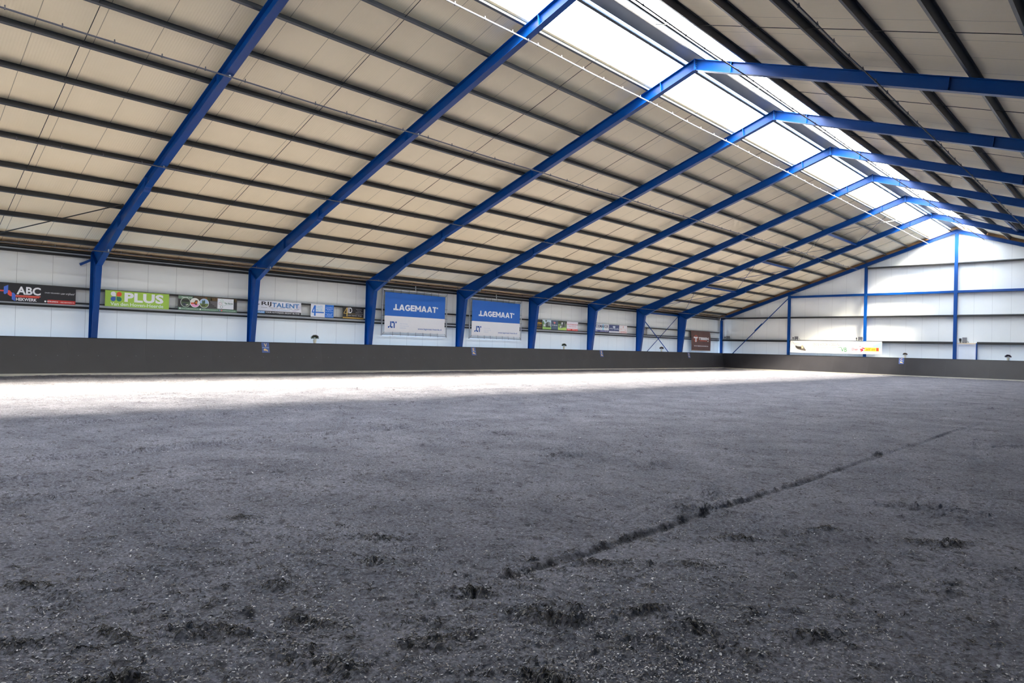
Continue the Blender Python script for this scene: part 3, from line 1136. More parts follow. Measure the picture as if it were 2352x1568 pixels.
# -- dark banner with three round photographs
s = Sign('banner', 'left', -2.97, 2.63, SX, 'dark green banner with three round photographs and a white plate', 'banner')
s.panel(2.40, 0.585, (38, 37, 41))
s.rect(0.62, 0.43, 2.395, 0.58, (66, 54, 38), 'picture')
for k in range(16):
    x = 1.05 + 0.08 * k + 0.02 * (k % 3)
    s.poly([(x, 0.44), (x + 0.10, 0.45), (x + 0.08, 0.55), (x + 0.02, 0.575)], random.choice([(92, 70, 36), (60, 70, 36), (110, 72, 30), (54, 50, 34)]), 'picture', 0.001)
s.poly([(1.15, 0.12), (1.7, 0.12), (1.7, 0.42), (1.25, 0.42)], (84, 82, 88), 'picture')
for k in range(4):
    s.rect(1.1, 0.15 + 0.06 * k, 1.52 - 0.08 * k, 0.185 + 0.06 * k, (28, 27, 30), 'picture', 0.001)
s.rect(0.0, 0.44, 0.56, 0.565, (104, 134, 112), 'stripe', 0.002)
s.text('Natuurlijk goed', 0.13, 0.475, 0.53, 0.535, (226, 232, 228), 0.01, 0, 0.004)
s.rect(0.0, 0.0, 2.40, 0.105, (86, 120, 100), 'stripe', 0.002)
for x in (0.07, 0.87):
    s.disc(x, 0.055, 0.032, (222, 228, 224), 'emblem', 0.004)
s.text('www.vanburentuinen.nl', 0.12, 0.035, 0.80, 0.075, (206, 216, 208), 0.0, 0, 0.004)
s.text('info@vanburentuinen.nl', 0.93, 0.035, 1.60, 0.075, (206, 216, 208), 0.0, 0, 0.004)
s.text('f', 1.665, 0.03, 1.69, 0.08, WH, 0.01, 0, 0.006)
s.disc(1.675, 0.055, 0.03, (66, 92, 160), 'emblem', 0.004)
s.disc(1.75, 0.055, 0.03, (206, 88, 92), 'emblem', 0.004)
s.text('vanburentuinen', 1.80, 0.035, 2.34, 0.075, (206, 216, 208), 0.0, 0, 0.004)
R = 0.195
for cx, cz, kind in ((0.28, 0.305, 0), (0.65, 0.31, 1), (1.02, 0.31, 2)):
    s.disc(cx, cz, R, (236, 238, 236), 'picture_rim', 0.005 + 0.002 * (kind % 2))
    L0 = 0.008 + 0.002 * (kind % 2)
    r = R - 0.012
    if kind == 0:
        s.disc(cx, cz, r, (66, 84, 60), 'picture', L0)
        s.poly([(cx - 0.15, cz + 0.02), (cx + 0.15, cz + 0.02), (cx + 0.12, cz + 0.12), (cx - 0.12, cz + 0.12)], (36, 38, 36), 'picture', L0 + 0.002)
        s.poly([(cx - 0.14, cz - 0.06), (cx - 0.02, cz - 0.02), (cx + 0.08, cz - 0.12), (cx - 0.04, cz - 0.16)], (52, 58, 72), 'picture', L0 + 0.002)
        s.poly([(cx + 0.0, cz - 0.10), (cx + 0.10, cz - 0.06), (cx + 0.12, cz - 0.09), (cx + 0.02, cz - 0.13)], (196, 196, 190), 'picture', L0 + 0.004)
    elif kind == 1:
        s.disc(cx, cz, r, (226, 226, 220), 'picture', L0)
        s.poly([(cx - 0.17, cz - 0.05), (cx + 0.17, cz - 0.05), (cx + 0.12, cz - 0.13), (cx, cz - 0.18), (cx - 0.12, cz - 0.13)], (226, 150, 196), 'picture', L0 + 0.002)
        s.poly([(cx - 0.17, cz), (cx - 0.02, cz + 0.01), (cx - 0.02, cz - 0.05), (cx - 0.16, cz - 0.06)], (196, 84, 40), 'picture', L0 + 0.004)
        s.poly([(cx - 0.05, cz - 0.02), (cx + 0.02, cz + 0.11), (cx + 0.11, cz + 0.10), (cx + 0.08, cz - 0.08), (cx + 0.02, cz - 0.09)], (84, 56, 36), 'picture', L0 + 0.006)
        s.poly([(cx + 0.0, cz + 0.0), (cx + 0.07, cz + 0.08), (cx + 0.08, cz - 0.05)], (214, 130, 50), 'picture', L0 + 0.008)
    else:
        s.disc(cx, cz, r, (160, 186, 220), 'picture', L0)
        s.poly([(cx - 0.182, cz - 0.01), (cx + 0.182, cz - 0.01), (cx + 0.14, cz - 0.12), (cx + 0.04, cz - 0.178), (cx - 0.04, cz - 0.178), (cx - 0.14, cz - 0.12)], (98, 116, 62), 'picture', L0 + 0.002)
        s.poly([(cx - 0.08, cz - 0.04), (cx - 0.09, cz + 0.06), (cx - 0.06, cz + 0.14), (cx - 0.03, cz + 0.09), (cx + 0.02, cz + 0.15), (cx + 0.04, cz + 0.05), (cx + 0.01, cz - 0.04)], (62, 88, 66), 'picture', L0 + 0.004)
        s.poly([(cx - 0.10, cz - 0.06), (cx + 0.06, cz - 0.05), (cx + 0.03, cz - 0.11), (cx - 0.10, cz - 0.12)], (54, 52, 44), 'picture', L0 + 0.004)
s.rect(1.57, 0.12, 2.25, 0.555, (234, 236, 240), 'plate', 0.003)
s.disc(1.75, 0.46, 0.058, (150, 196, 160), 'emblem', 0.005, inner=0.8)
s.disc(1.68, 0.34, 0.058, (196, 130, 124), 'emblem', 0.005, inner=0.8)
s.disc(1.74, 0.205, 0.058, (90, 112, 100), 'emblem', 0.005, inner=0.8)
s.disc(1.85, 0.34, 0.085, (170, 196, 180), 'emblem', 0.005, inner=0.88)
s.text('Van Buren', 1.86, 0.335, 2.22, 0.395, (36, 104, 76), 0.02, 0, 0.007)
s.rect(1.91, 0.30, 2.17, 0.308, (150, 180, 166), 'stripe', 0.006)

# -- white banner with black and blue lettering
s = Sign('banner', 'left', 0.05, 2.655, SX, 'white banner with black and blue lettering above a black strip', 'banner')
s.panel(2.37, 0.575, (228, 229, 238))
s.poly([(1.95, 0.50), (2.37, 0.40), (2.37, 0.30), (2.05, 0.12), (1.9, 0.2), (2.2, 0.3)], (212, 210, 224), 'emblem')
s.text('RIJ', 0.47, 0.325, 0.93, 0.535, (38, 32, 42), 0.02)
s.text('TALENT', 0.96, 0.31, 2.27, 0.51, (44, 110, 172), 0.02)
s.poly([(0.20, 0.42), (0.42, 0.415), (0.20, 0.34)], (36, 32, 40), 'emblem')
s.text('Heerde - Wapenveld - Hattem - Wezep - Zwolle', 0.47, 0.245, 2.27, 0.295, (84, 84, 94), 0.0)
s.text('www.rijschoolrijtalent.nl', 0.95, 0.16, 1.80, 0.215, (104, 146, 190), 0.0)
s.rect(0, 0, 2.37, 0.13, (20, 20, 26), 'stripe')
s.rect(0.30, 0.015, 0.63, 0.115, (74, 142, 206), 'stripe', 0.002)
s.text('TALENT', 0.32, 0.03, 0.61, 0.10, (226, 236, 244), 0.01, 0, 0.005)
s.text('VOOR AUTORIJDEN BEGINT BIJ ONS!', 0.66, 0.025, 2.30, 0.10, WH, 0.01, 0, 0.004)

# -- half white half blue sign with a big four
s = Sign('sign', 'left', 2.92, 2.635, SX, 'square sign, left half white with a large blue four, right half blue', 'sign')
s.panel(1.20, 0.60, (232, 233, 240))
BL = (14, 102, 196)
s.rect(0.73, 0.0, 1.20, 0.60, BL, 'field')
s.poly([(0.17, 0.54), (0.25, 0.54), (0.25, 0.05), (0.17, 0.05)], BL, 'emblem', 0.001)
s.poly([(0.17, 0.54), (0.17, 0.40), (0.10, 0.25), (0.10, 0.19), (0.05, 0.19), (0.05, 0.25)], BL, 'emblem')
s.rect(0.05, 0.19, 0.68, 0.245, BL, 'emblem', 0.002)
s.text('KANTE', 0.28, 0.42, 0.60, 0.54, (130, 192, 226), 0.0)
s.text('METER', 0.28, 0.27, 0.60, 0.39, (130, 192, 226), 0.0)
for k, (t, w) in enumerate((('Interieurbouw', 0.36), ('Maatmeubels', 0.38), ('Keukens', 0.22), ('voor uw verbouw', 0.40), ('Heerde - Epe', 0.38), ('06-4530', 0.26), ('www.4kantemeter', 0.40))):
    zc = [0.49, 0.42, 0.37, 0.30, 0.18, 0.13, 0.07][k]
    s.text(t, 0.965 - w / 2, zc - 0.017, 0.965 + w / 2, zc + 0.017, (226, 236, 248), 0.0, 0, 0.004)

# -- black and gold sign
s = Sign('sign', 'left', 4.63, 2.65, SX, 'small black sign with gold and white figures above a gold strip', 'sign')
s.panel(1.18, 0.565, (20, 19, 24))
GO = (186, 156, 84)
s.rect(0, 0, 1.18, 0.06, (176, 144, 66), 'stripe')
s.text('your interior design studio', 0.05, 0.018, 1.10, 0.045, (70, 54, 20), 0.0, 0, 0.004)
s.poly([(0.20, 0.52), (0.255, 0.52), (0.255, 0.10), (0.20, 0.10)], GO, 'emblem', 0.001)
s.poly([(0.20, 0.52), (0.20, 0.46), (0.07, 0.25), (0.20, 0.25), (0.20, 0.225), (0.04, 0.225), (0.04, 0.25)], GO, 'emblem')
s.text('ID', 0.27, 0.26, 0.51, 0.53, (232, 232, 238), 0.01)
s.rect(0.256, 0.222, 0.70, 0.234, GO, 'stripe')
s.rect(0.70, 0.222, 1.14, 0.236, (170, 168, 172), 'stripe')
s.text('your interior design', 0.27, 0.10, 1.08, 0.19, (176, 174, 180), 0.0, 0.25)
for k, t in enumerate(('Interieurontwerp', 'Styling', 'Projectinrichting')):
    w = [0.34, 0.22, 0.38][k]
    s.text(t, 0.91 - w / 2, 0.44 - 0.075 * k, 0.91 + w / 2, 0.48 - 0.075 * k, (186, 184, 190), 0.0)


# -- two large framed banners
def framed_banner(u0, label):
    s = Sign('framed_banner', 'left', u0, 1.92, -9.95, label, 'framed banner', 'large framed banners')
    r = 0.032
    Wd, Ht = 4.28, 2.33
    m = MB()
    for a, b in (((0, 0, 0), (Wd, 0, 0)), ((Wd, 0, 0), (Wd, 0, Ht)), ((Wd, 0, Ht), (0, 0, Ht)), ((0, 0, Ht), (0, 0, 0))):
        m.tube([a, b], r, 10)
    for a in ((0, 0, 0), (Wd, 0, 0), (0, 0, Ht), (Wd, 0, Ht)):
        m.lathe([(0.01, -0.05), (0.042, -0.045), (0.042, 0.045), (0.01, 0.05)], 10, a)
    m.build('tube_frame', M_TUBE, s.root, smooth=False)
    m = MB().tube([(2.10, 0, Ht), (2.10, 0.02, Ht + 0.30)], 0.026, 8)
    m.build('hanger', M_TUBE, s.root)
    for x in (0.0, Wd):
        for z in (0.72, 1.28):
            m = MB().tube([(x, 0.0, z), (x, 0.14, z)], 0.018, 6)
            m.build('wall_bracket', M_GALV, s.root)
    bx0, bx1, bz0, bz1 = 0.16, 4.15, 0.14, 2.19
    ban = s._flat('banner', [(bx0, bz0), (bx1, bz0), (bx1, bz1), (bx0, bz1)], [(0, 1, 2, 3)], M_WHITE, 0.006)
    for k in range(7):
        x = bx0 + (bx1 - bx0) * (k + 1) / 8
        for za, zb2 in ((bz1 - 0.03, Ht + 0.035), (bz0 + 0.03, -0.035)):
            m = MB().tube([(x, -0.012, za), (x, -0.036, zb2)], 0.008, 5)
            m.build('bungee_cord', M_CORD, s.root)
    for xa, xb in ((bx0 + 0.03, -0.035), (bx1 - 0.03, Wd + 0.035)):
        for z in (0.98, 1.50):
            m = MB().tube([(xa, -0.012, z), (xb, -0.036, z)], 0.008, 5)
            m.build('bungee_cord', M_CORD, s.root)
    for (xa, za), (xb, zb2) in (((bx0, bz0), (0, 0)), ((bx1, bz0), (Wd, 0)), ((bx0, bz1), (0, Ht)), ((bx1, bz1), (Wd, Ht))):
        m = MB().tube([(xa, -0.012, za), (xb, -0.03, zb2)], 0.008, 5)
        m.build('bungee_cord', M_CORD, s.root)
    s.par = ban
    s.lay = 0.006
    DB = (6, 88, 178)
    bw, bh = bx1 - bx0, bz1 - bz0
    zs = bz0 + bh * 0.41
    s.rect(bx0, zs, bx1, bz1, DB, 'blue_field')
    X = lambda f: bx0 + bw * f
    s.glyphs('LAGEMAAT', X(0.160), 1.285, X(0.843), 1.60, WH, 0.003)
    s.rect(X(0.132), 1.285, X(0.157), 1.375, WH, 'lettering', 0.003)
    s.rect(X(0.850), 1.50, X(0.874), 1.585, WH, 'lettering', 0.003)
    DK = (20, 78, 156)
    ex, ez = X(0.055), 0.36
    u = 0.085
    s.rect(ex, ez, ex + u, ez + u, DK, 'emblem')
    s.poly([(ex + u, ez + u), (ex + 1.5 * u, ez + 1.5 * u), (ex + 1.5 * u, ez + 0.5 * u)], DK, 'emblem')
    s.poly([(ex + 1.5 * u, ez + 0.34), (ex + 2.4 * u, ez + 0.34), (ex + 2.4 * u, ez + u), (ex + 3.4 * u, ez + u), (ex + 3.4 * u, ez), (ex + 2.2 * u, ez), (ex + 1.5 * u, ez + 0.7 * u)], DK, 'emblem')
    s.poly([(ex + 2.6 * u, ez + 0.34), (ex + 4.4 * u, ez + 0.34), (ex + 5.0 * u, ez + 0.24), (ex + 5.0 * u, ez), (ex + 4.1 * u, ez), (ex + 4.1 * u, ez + 0.25), (ex + 2.6 * u, ez + 0.25)], DK, 'emblem')
    s.rect(ex + 5.3 * u, ez + 0.255, ex + 6.3 * u, ez + 0.34, DK, 'emblem')
    for k, (t, w) in enumerate((('Aan de slag', 0.125), ('voor nu en de', 0.145), ('toekomst', 0.10))):
        s.text(t, X(0.24), 0.565 - 0.105 * k, X(0.24 + w), 0.625 - 0.105 * k, (196, 206, 226), 0.0)
    s.text('www.lagemaat-heerde.nl', X(0.535), 0.30, X(0.945), 0.42, (62, 100, 172), 0.012)
    return s.root


framed_banner(6.83, 'large blue-and-white banner tied in a tube frame, left one of the pair')
framed_banner(12.84, 'large blue-and-white banner tied in a tube frame, right one of the pair')

# -- small signs in the next bays
s = Sign('sign', 'left', 18.15, 2.66, SX, 'black sign with yellow lettering half hidden by a blue column', 'sign')
s.panel(1.05, 0.60, (34, 31, 32))
s.text('ZANDSTRA', 0.10, 0.31, 1.02, 0.42, (220, 176, 60), 0.03)
s.text('Bouw b.v.', 0.28, 0.22, 0.98, 0.28, (196, 160, 60), 0.01)
s.text('www.zandstra.nl', 0.20, 0.06, 1.02, 0.10, (190, 150, 50), 0.0)


def truck_picture(u0, w, label, sky, grass, dark):
    s = Sign('photo_sign', 'left', u0, 2.66, SX, label, 'sign')
    s.panel(w, 0.60, sky)
    s.rect(0, 0, w, 0.17, grass, 'picture')
    if dark:
        s.rect(0, 0.40, w, 0.60, (52, 60, 44), 'picture')
        s.rect(0, 0.17, w, 0.40, (110, 140, 86), 'picture')
        s.poly([(0.18 * w, 0.14), (0.16 * w, 0.26), (0.30 * w, 0.34), (0.36 * w, 0.50), (0.86 * w, 0.53), (0.88 * w, 0.24), (0.70 * w, 0.18), (0.36 * w, 0.12)], (96, 102, 100), 'picture', 0.002)
        s.poly([(0.22 * w, 0.15), (0.24 * w, 0.26), (0.36 * w, 0.30), (0.38 * w, 0.20), (0.30 * w, 0.12)], (206, 210, 210), 'picture', 0.004)
        s.poly([(0.38 * w, 0.50), (0.56 * w, 0.52), (0.52 * w, 0.38), (0.40 * w, 0.36)], (196, 200, 202), 'picture', 0.004)
        s.rect(0.58 * w, 0.24, 0.68 * w, 0.51, (44, 40, 48), 'picture', 0.004)
    else:
        s.poly([(0, 0.15), (0, 0.46), (0.10 * w, 0.52), (0.20 * w, 0.40), (0.26 * w, 0.17)], (90, 124, 76), 'picture', 0.002)
        s.poly([(0.30 * w, 0.58), (0.50 * w, 0.58), (0.46 * w, 0.47), (0.34 * w, 0.48)], (74, 88, 70), 'picture', 0.002)
        s.poly([(0.10 * w, 0.16), (0.12 * w, 0.26), (0.38 * w, 0.42), (0.66 * w, 0.50), (0.92 * w, 0.44), (0.94 * w, 0.16), (0.5 * w, 0.13)], (128, 138, 142), 'picture', 0.004)
        s.poly([(0.38 * w, 0.22), (0.38 * w, 0.40), (0.64 * w, 0.47), (0.66 * w, 0.22)], (70, 80, 78), 'picture', 0.006)
        s.disc(0.20 * w, 0.25, 0.10, (222, 226, 226), 'picture', 0.006, 0.06)
        s.rect(0.36 * w, 0.13, 0.90 * w, 0.22, (44, 54, 50), 'picture', 0.006)
    return s


truck_picture(19.24, 0.84, 'photo sign of a dark lorry under a bright sky on green grass', (196, 214, 226), (142, 182, 96), False)
s = Sign('sign', 'left', 20.10, 2.66, SX, 'narrow slate blue sign with a small red emblem', 'sign')
s.panel(0.66, 0.60, (66, 84, 106))
s.poly([(0.20, 0.50), (0.28, 0.53), (0.33, 0.49), (0.41, 0.51), (0.43, 0.45), (0.33, 0.36), (0.22, 0.44)], (196, 116, 124), 'emblem')
s.text('De Mannen', 0.06, 0.265, 0.60, 0.32, (226, 232, 232), 0.02)
s.text('transport', 0.18, 0.17, 0.48, 0.20, (104, 124, 150), 0.0)
s.text('op maat', 0.16, 0.11, 0.50, 0.14, (104, 124, 150), 0.0)
truck_picture(20.78, 0.86, 'photo sign of a pale lorry before dark trees on green grass', (120, 140, 110), (176, 204, 106), True)
s = Sign('sign', 'left', 21.68, 2.66, SX, 'white sign with pink lettering and a red strip at the bottom', 'sign')
s.panel(1.18, 0.595, (232, 228, 236))
s.text('KLOSTERBOSCH', 0.06, 0.36, 1.13, 0.45, (214, 132, 142), 0.02)
s.text('Auto Service', 0.20, 0.235, 1.0, 0.315, (214, 156, 160), 0.01)
s.rect(0, 0, 1.18, 0.115, (206, 60, 54), 'stripe')
s.text('HEERDE', 0.05, 0.035, 0.40, 0.085, (240, 222, 214), 0.02, 0, 0.004)
s.text('0578 69 12 24', 0.58, 0.03, 1.14, 0.08, (240, 222, 222), 0.02, 0, 0.004)

s = Sign('sign', 'left', 24.2, 2.69, SX, 'white sign with navy serif-like lettering above a navy strip, partly hidden', 'sign')
s.panel(2.22, 0.56, (228, 230, 234))
s.rect(1.42, 0.13, 1.62, 0.54, (164, 212, 236), 'emblem')
s.text('SCHOEMAKER', 0.05, 0.29, 2.16, 0.50, (52, 56, 92), 0.015, 0, 0.004)
s.rect(0.1, 0.24, 1.3, 0.255, (170, 176, 190), 'stripe')
s.rect(0, 0, 2.22, 0.13, (56, 64, 122), 'stripe')
s.text('HEERDE', 0.2, 0.04, 0.85, 0.09, (220, 220, 234), 0.02, 0, 0.004)
s.text('INSTALLATIEBEDRIJF', 1.2, 0.035, 2.14, 0.095, (226, 222, 236), 0.02, 0, 0.004)

s = Sign('sign', 'left', 26.44, 2.67, SX, 'navy sign with a pale diamond emblem above a white strip', 'sign')
s.panel(1.22, 0.57, (56, 68, 112))
s.rect(0, 0, 1.22, 0.125, (226, 226, 234), 'stripe')
s.rect(0.15, 0.055, 1.1, 0.07, (170, 170, 196), 'stripe', 0.002)
s.poly([(0.44, 0.43), (0.50, 0.49), (0.72, 0.49), (0.78, 0.43), (0.61, 0.30)], (206, 212, 222), 'emblem')
s.text('nibby', 0.04, 0.22, 0.50, 0.36, (198, 204, 218), 0.01, 0.2)
s.text('Jude', 0.66, 0.20, 1.17, 0.36, (198, 204, 218), 0.01, 0.2)
s.rect(0.50, 0.27, 0.70, 0.30, (198, 204, 218), 'emblem', 0.002)

s = Sign('sign', 'left', 27.70, 2.67, SX, 'small white sign with fine orange-red lines and lettering', 'sign')
s.panel(1.0, 0.575, (236, 232, 234))
OR = (222, 140, 122)
for a in ((0, 0, 1.0, 0.012), (0, 0.563, 1.0, 0.575), (0, 0.012, 0.012, 0.563), (0.988, 0.012, 1.0, 0.563)):
    s.rect(*a, (226, 178, 174), 'border')
s.rect(0.46, 0.40, 0.52, 0.52, OR, 'emblem')
s.poly([(0.14, 0.31), (0.26, 0.35), (0.24, 0.27)], OR, 'emblem')
s.poly([(0.70, 0.29), (0.84, 0.24), (0.78, 0.21)], OR, 'emblem')
s.poly([(0.48, 0.40), (0.50, 0.40), (0.30, 0.22), (0.26, 0.22)], (236, 200, 194), 'emblem')
s.poly([(0.48, 0.40), (0.50, 0.40), (0.72, 0.20), (0.68, 0.20)], (236, 200, 194), 'emblem')
s.text("L'ARTISTA", 0.08, 0.05, 0.92, 0.145, (216, 110, 92), 0.02)

s = Sign('sign', 'left', 30.25, 2.68, SX, 'grey sign with a black corner, mostly hidden behind a blue column', 'sign')
s.panel(1.17, 0.56, (112, 110, 112))
s.poly([(0.80, 0.558), (1.17, 0.558), (1.17, 0.36)], (22, 22, 24), 'emblem')
for k in range(3):
    s.rect(0.20, 0.10 + 0.10 * k, 1.0 - 0.06 * k, 0.135 + 0.10 * k, (168, 166, 168), 'stripe')

# -- brown tarpaulin hung over the rails
s = Sign('tarpaulin', 'left', 38.03, 1.55, -9.945, 'brown tarpaulin with white lettering hung near the far corner', 'banner')
nu, nv = 24, 20
vs, fs = [], []
TW, TH = 3.28, 1.70
BR = mat('brown_tarp', (92, 68, 66), 0.6, 0, 0.12, 3.0)


def tarp(u, v):
    back = 0.0 if v < 0.62 else (v - 0.62) / 0.38
    dy = 0.14 * back ** 1.2 + 0.012 * math.sin(9 * u + 3 * v) + 0.01 * math.sin(23 * u + 1.3)
    return (u * TW, dy * 0.72, v * TH)


for j in range(nv + 1):
    for i in range(nu + 1):
        vs.append(tarp(i / nu, j / nv))
n = len(vs)
for j in range(nv):
    for i in range(nu):
        a = j * (nu + 1) + i
        fs.append((a, a + 1, a + nu + 2, a + nu + 1))
MB().add(vs, fs).build('cloth', BR, s.root, smooth=True)
s.lay = 0.026
LN = (128, 100, 106)
for a in ((0.20, 1.50, 3.08, 1.515), (0.20, 0.52, 3.08, 0.535), (0.20, 0.23, 3.08, 0.245), (0.20, 0.23, 0.212, 1.515), (3.068, 0.23, 3.08, 1.515)):
    if a[3] < 1.3:
        s.rect(*a, LN, 'border')
s.disc(0.66, 1.02, 0.36, (198, 88, 66), 'emblem', 0.0, 0.29, 28, 0.80)
s.rect(0.28, 1.05, 0.97, 1.17, WH, 'emblem', 0.003)
s.rect(0.57, 0.74, 0.77, 1.05, WH, 'emblem', 0.003)
s.text('TIBBEN', 1.13, 0.93, 2.88, 1.15, WH, 0.05)
s.rect(1.30, 0.83, 2.62, 0.88, (198, 88, 66), 'stripe')
s.rect(2.70, 0.79, 2.86, 0.86, WH, 'lettering')
s.text('WWW.TIBBENPAARDENMELK.NL', 0.36, 0.36, 2.85, 0.44, WH, 0.03)
s.rect(0.05, 0.0, 3.23, 0.055, (150, 128, 110), 'hem')

# -- long banner on the gable
s = Sign('banner', 'gable', -3.72, 1.61, 43.15, 'long white banner with a horse eye on the gable wall', 'banner')
Wd, Hh = 6.90, 0.965
s.panel(Wd, Hh, (240, 239, 236))
for k in range(9):
    x = 1.15 + 0.17 * k
    s.poly([(x, 0.95), (x + 0.08, 0.95), (x + 0.30, 0.05), (x + 0.20, 0.02)], [(236, 226, 212), (234, 222, 210), (238, 232, 224)][k % 3], 'picture')
s.poly([(0.10, 0.95), (0.34, 0.78), (0.60, 0.82), (0.86, 0.82), (1.05, 0.66), (1.25, 0.28), (1.40, 0.08), (1.20, 0.16), (0.80, 0.16), (0.50, 0.28), (0.36, 0.55), (0.20, 0.80)], (214, 212, 212), 'picture')
s.poly([(0.40, 0.58), (0.60, 0.52), (0.86, 0.50), (0.98, 0.62), (1.10, 0.45), (1.27, 0.22), (1.24, 0.14), (0.90, 0.20), (0.60, 0.28), (0.44, 0.42)], (92, 88, 84), 'picture', 0.002)
s.poly([(0.46, 0.52), (0.64, 0.44), (0.86, 0.44), (0.92, 0.30), (0.66, 0.34), (0.50, 0.42)], (52, 46, 42), 'picture', 0.004)
s.poly([(0.92, 0.60), (0.98, 0.58), (1.08, 0.36), (0.92, 0.32), (0.90, 0.46)], (228, 178, 146), 'picture', 0.004)
s.poly([(0.40, 0.60), (0.60, 0.66), (0.86, 0.64), (0.80, 0.56), (0.60, 0.56), (0.44, 0.56)], (196, 198, 210), 'picture', 0.004)
s.text('OOG VOOR VOEDING', 1.80, 0.58, 3.98, 0.80, (142, 116, 114), 0.012)
s.text('VAN BENTHEM', 2.02, 0.36, 3.72, 0.50, (122, 142, 116), 0.0)
s.rect(1.80, 0.475, 1.99, 0.51, (104, 146, 100), 'stripe', 0.002)
s.rect(3.76, 0.465, 4.0, 0.505, (70, 124, 88), 'stripe', 0.002)
s.text('VB', 3.96, 0.13, 4.42, 0.48, (62, 118, 82), 0.02)
s.text('DIERVOEDERS VOLLENHOVE B.V.', 1.80, 0.14, 3.92, 0.24, (186, 180, 170), 0.0)
s.poly([(4.05, 0.955), (6.89, 0.955), (6.89, 0.70), (6.2, 0.62), (5.4, 0.80), (4.8, 0.60), (4.35, 0.72)], (196, 214, 236), 'picture', 0.001)
s.poly([(4.10, 0.955), (4.9, 0.955), (4.6, 0.80), (4.55, 0.62), (4.35, 0.76)], (150, 180, 220), 'picture', 0.003)
s.poly([(4.75, 0.955), (5.8, 0.955), (5.6, 0.86), (5.1, 0.90)], (128, 146, 200), 'picture', 0.003)
s.poly([(6.2, 0.62), (6.89, 0.95), (6.89, 0.45), (6.5, 0.40)], (150, 206, 232), 'picture', 0.003)
s.poly([(6.3, 0.02), (6.89, 0.02), (6.89, 0.35), (6.6, 0.20)], (190, 222, 238), 'picture', 0.001)
s.poly([(4.6, 0.22), (5.35, 0.22), (5.35, 0.50), (4.75, 0.50)], (240, 238, 236), 'picture', 0.005)
s.text('Dier', 4.79, 0.25, 5.26, 0.46, (176, 44, 66), 0.02, 0, 0.008)
s.poly([(5.60, 0.22), (6.72, 0.22), (6.72, 0.50), (5.66, 0.50), (5.75, 0.36)], (246, 200, 56), 'field', 0.005)
s.text('all in', 5.78, 0.27, 6.44, 0.47, (206, 92, 40), 0.02, 0.2, 0.008)
s.rect(6.52, 0.235, 6.68, 0.49, (190, 60, 50), 'emblem', 0.008)
RD = (168, 30, 52)
for pts in ([(5.34, 0.60), (5.40, 0.62), (5.40, 0.54), (5.34, 0.53)], [(5.40, 0.56), (5.66, 0.36), (5.74, 0.38), (5.68, 0.46)], [(5.34, 0.40), (5.62, 0.42), (5.56, 0.33), (5.36, 0.34)],
            [(5.46, 0.36), (5.56, 0.36), (5.62, 0.24), (5.54, 0.22)], [(5.34, 0.12), (5.40, 0.13), (5.60, 0.26), (5.54, 0.30)], [(5.38, 0.30), (5.46, 0.33), (5.50, 0.26), (5.42, 0.24)]):
    s.poly(pts, RD, 'emblem', 0.008)
s.rect(5.55, 0.14, 6.65, 0.155, (214, 190, 196), 'stripe', 0.005)


# -- dressage letters on the boards
def plaque(wall, u, letter, label):
    lean = math.atan2(0.32, 1.25) if wall == 'left' else math.atan2(0.30, 1.25)
    zb = 0.935
    f = (zb - 0.125) / 1.25
    if wall == 'left':
        x = BB[0] + (BT[0] - BB[0]) * f + 0.004
        s = Sign('letter_plaque', 'left', u, zb, x, label, 'letter plaque', 'letter plaques')
    else:
        s = Sign('letter_plaque', 'gable', u, zb, 42.65 + 0.30 * f - 0.004, label, 'letter plaque', 'letter plaques')
    s.root.rotation_euler = (-lean, 0, s.root.rotation_euler[2])
    w, h = 0.34, 0.45
    s.panel(w, h, (64, 84, 142), 0.008)
    G = (228, 196, 140)
    v, _ = text_geo(letter, 0.01)
    s.text(letter, 0.105, 0.255, 0.235, 0.415, G, 0.012)
    s.rect(0.02, 0.218, 0.32, 0.236, (150, 176, 216), 'stripe')
    s.poly([(0.07, 0.105), (0.075, 0.14), (0.10, 0.17), (0.13, 0.185), (0.17, 0.17), (0.24, 0.125), (0.265, 0.085), (0.26, 0.05), (0.235, 0.055), (0.20, 0.085),
            (0.16, 0.095), (0.135, 0.075), (0.115, 0.10), (0.10, 0.09)], G, 'emblem')
    return s


plaque('left', 0.355, 'V', 'blue plaque with a gold V on the left kickboard')
plaque('left', 12.68, 'E', 'blue plaque with a gold E below the right large framed banner')
plaque('left', 24.78, 'S', 'blue plaque with a gold S on the left kickboard')
plaque('left', 36.78, 'H', 'blue plaque with a faint gold H nearest the far corner')
plaque('gable', 4.42, 'C', 'blue plaque with a gold C on the far kickboard')


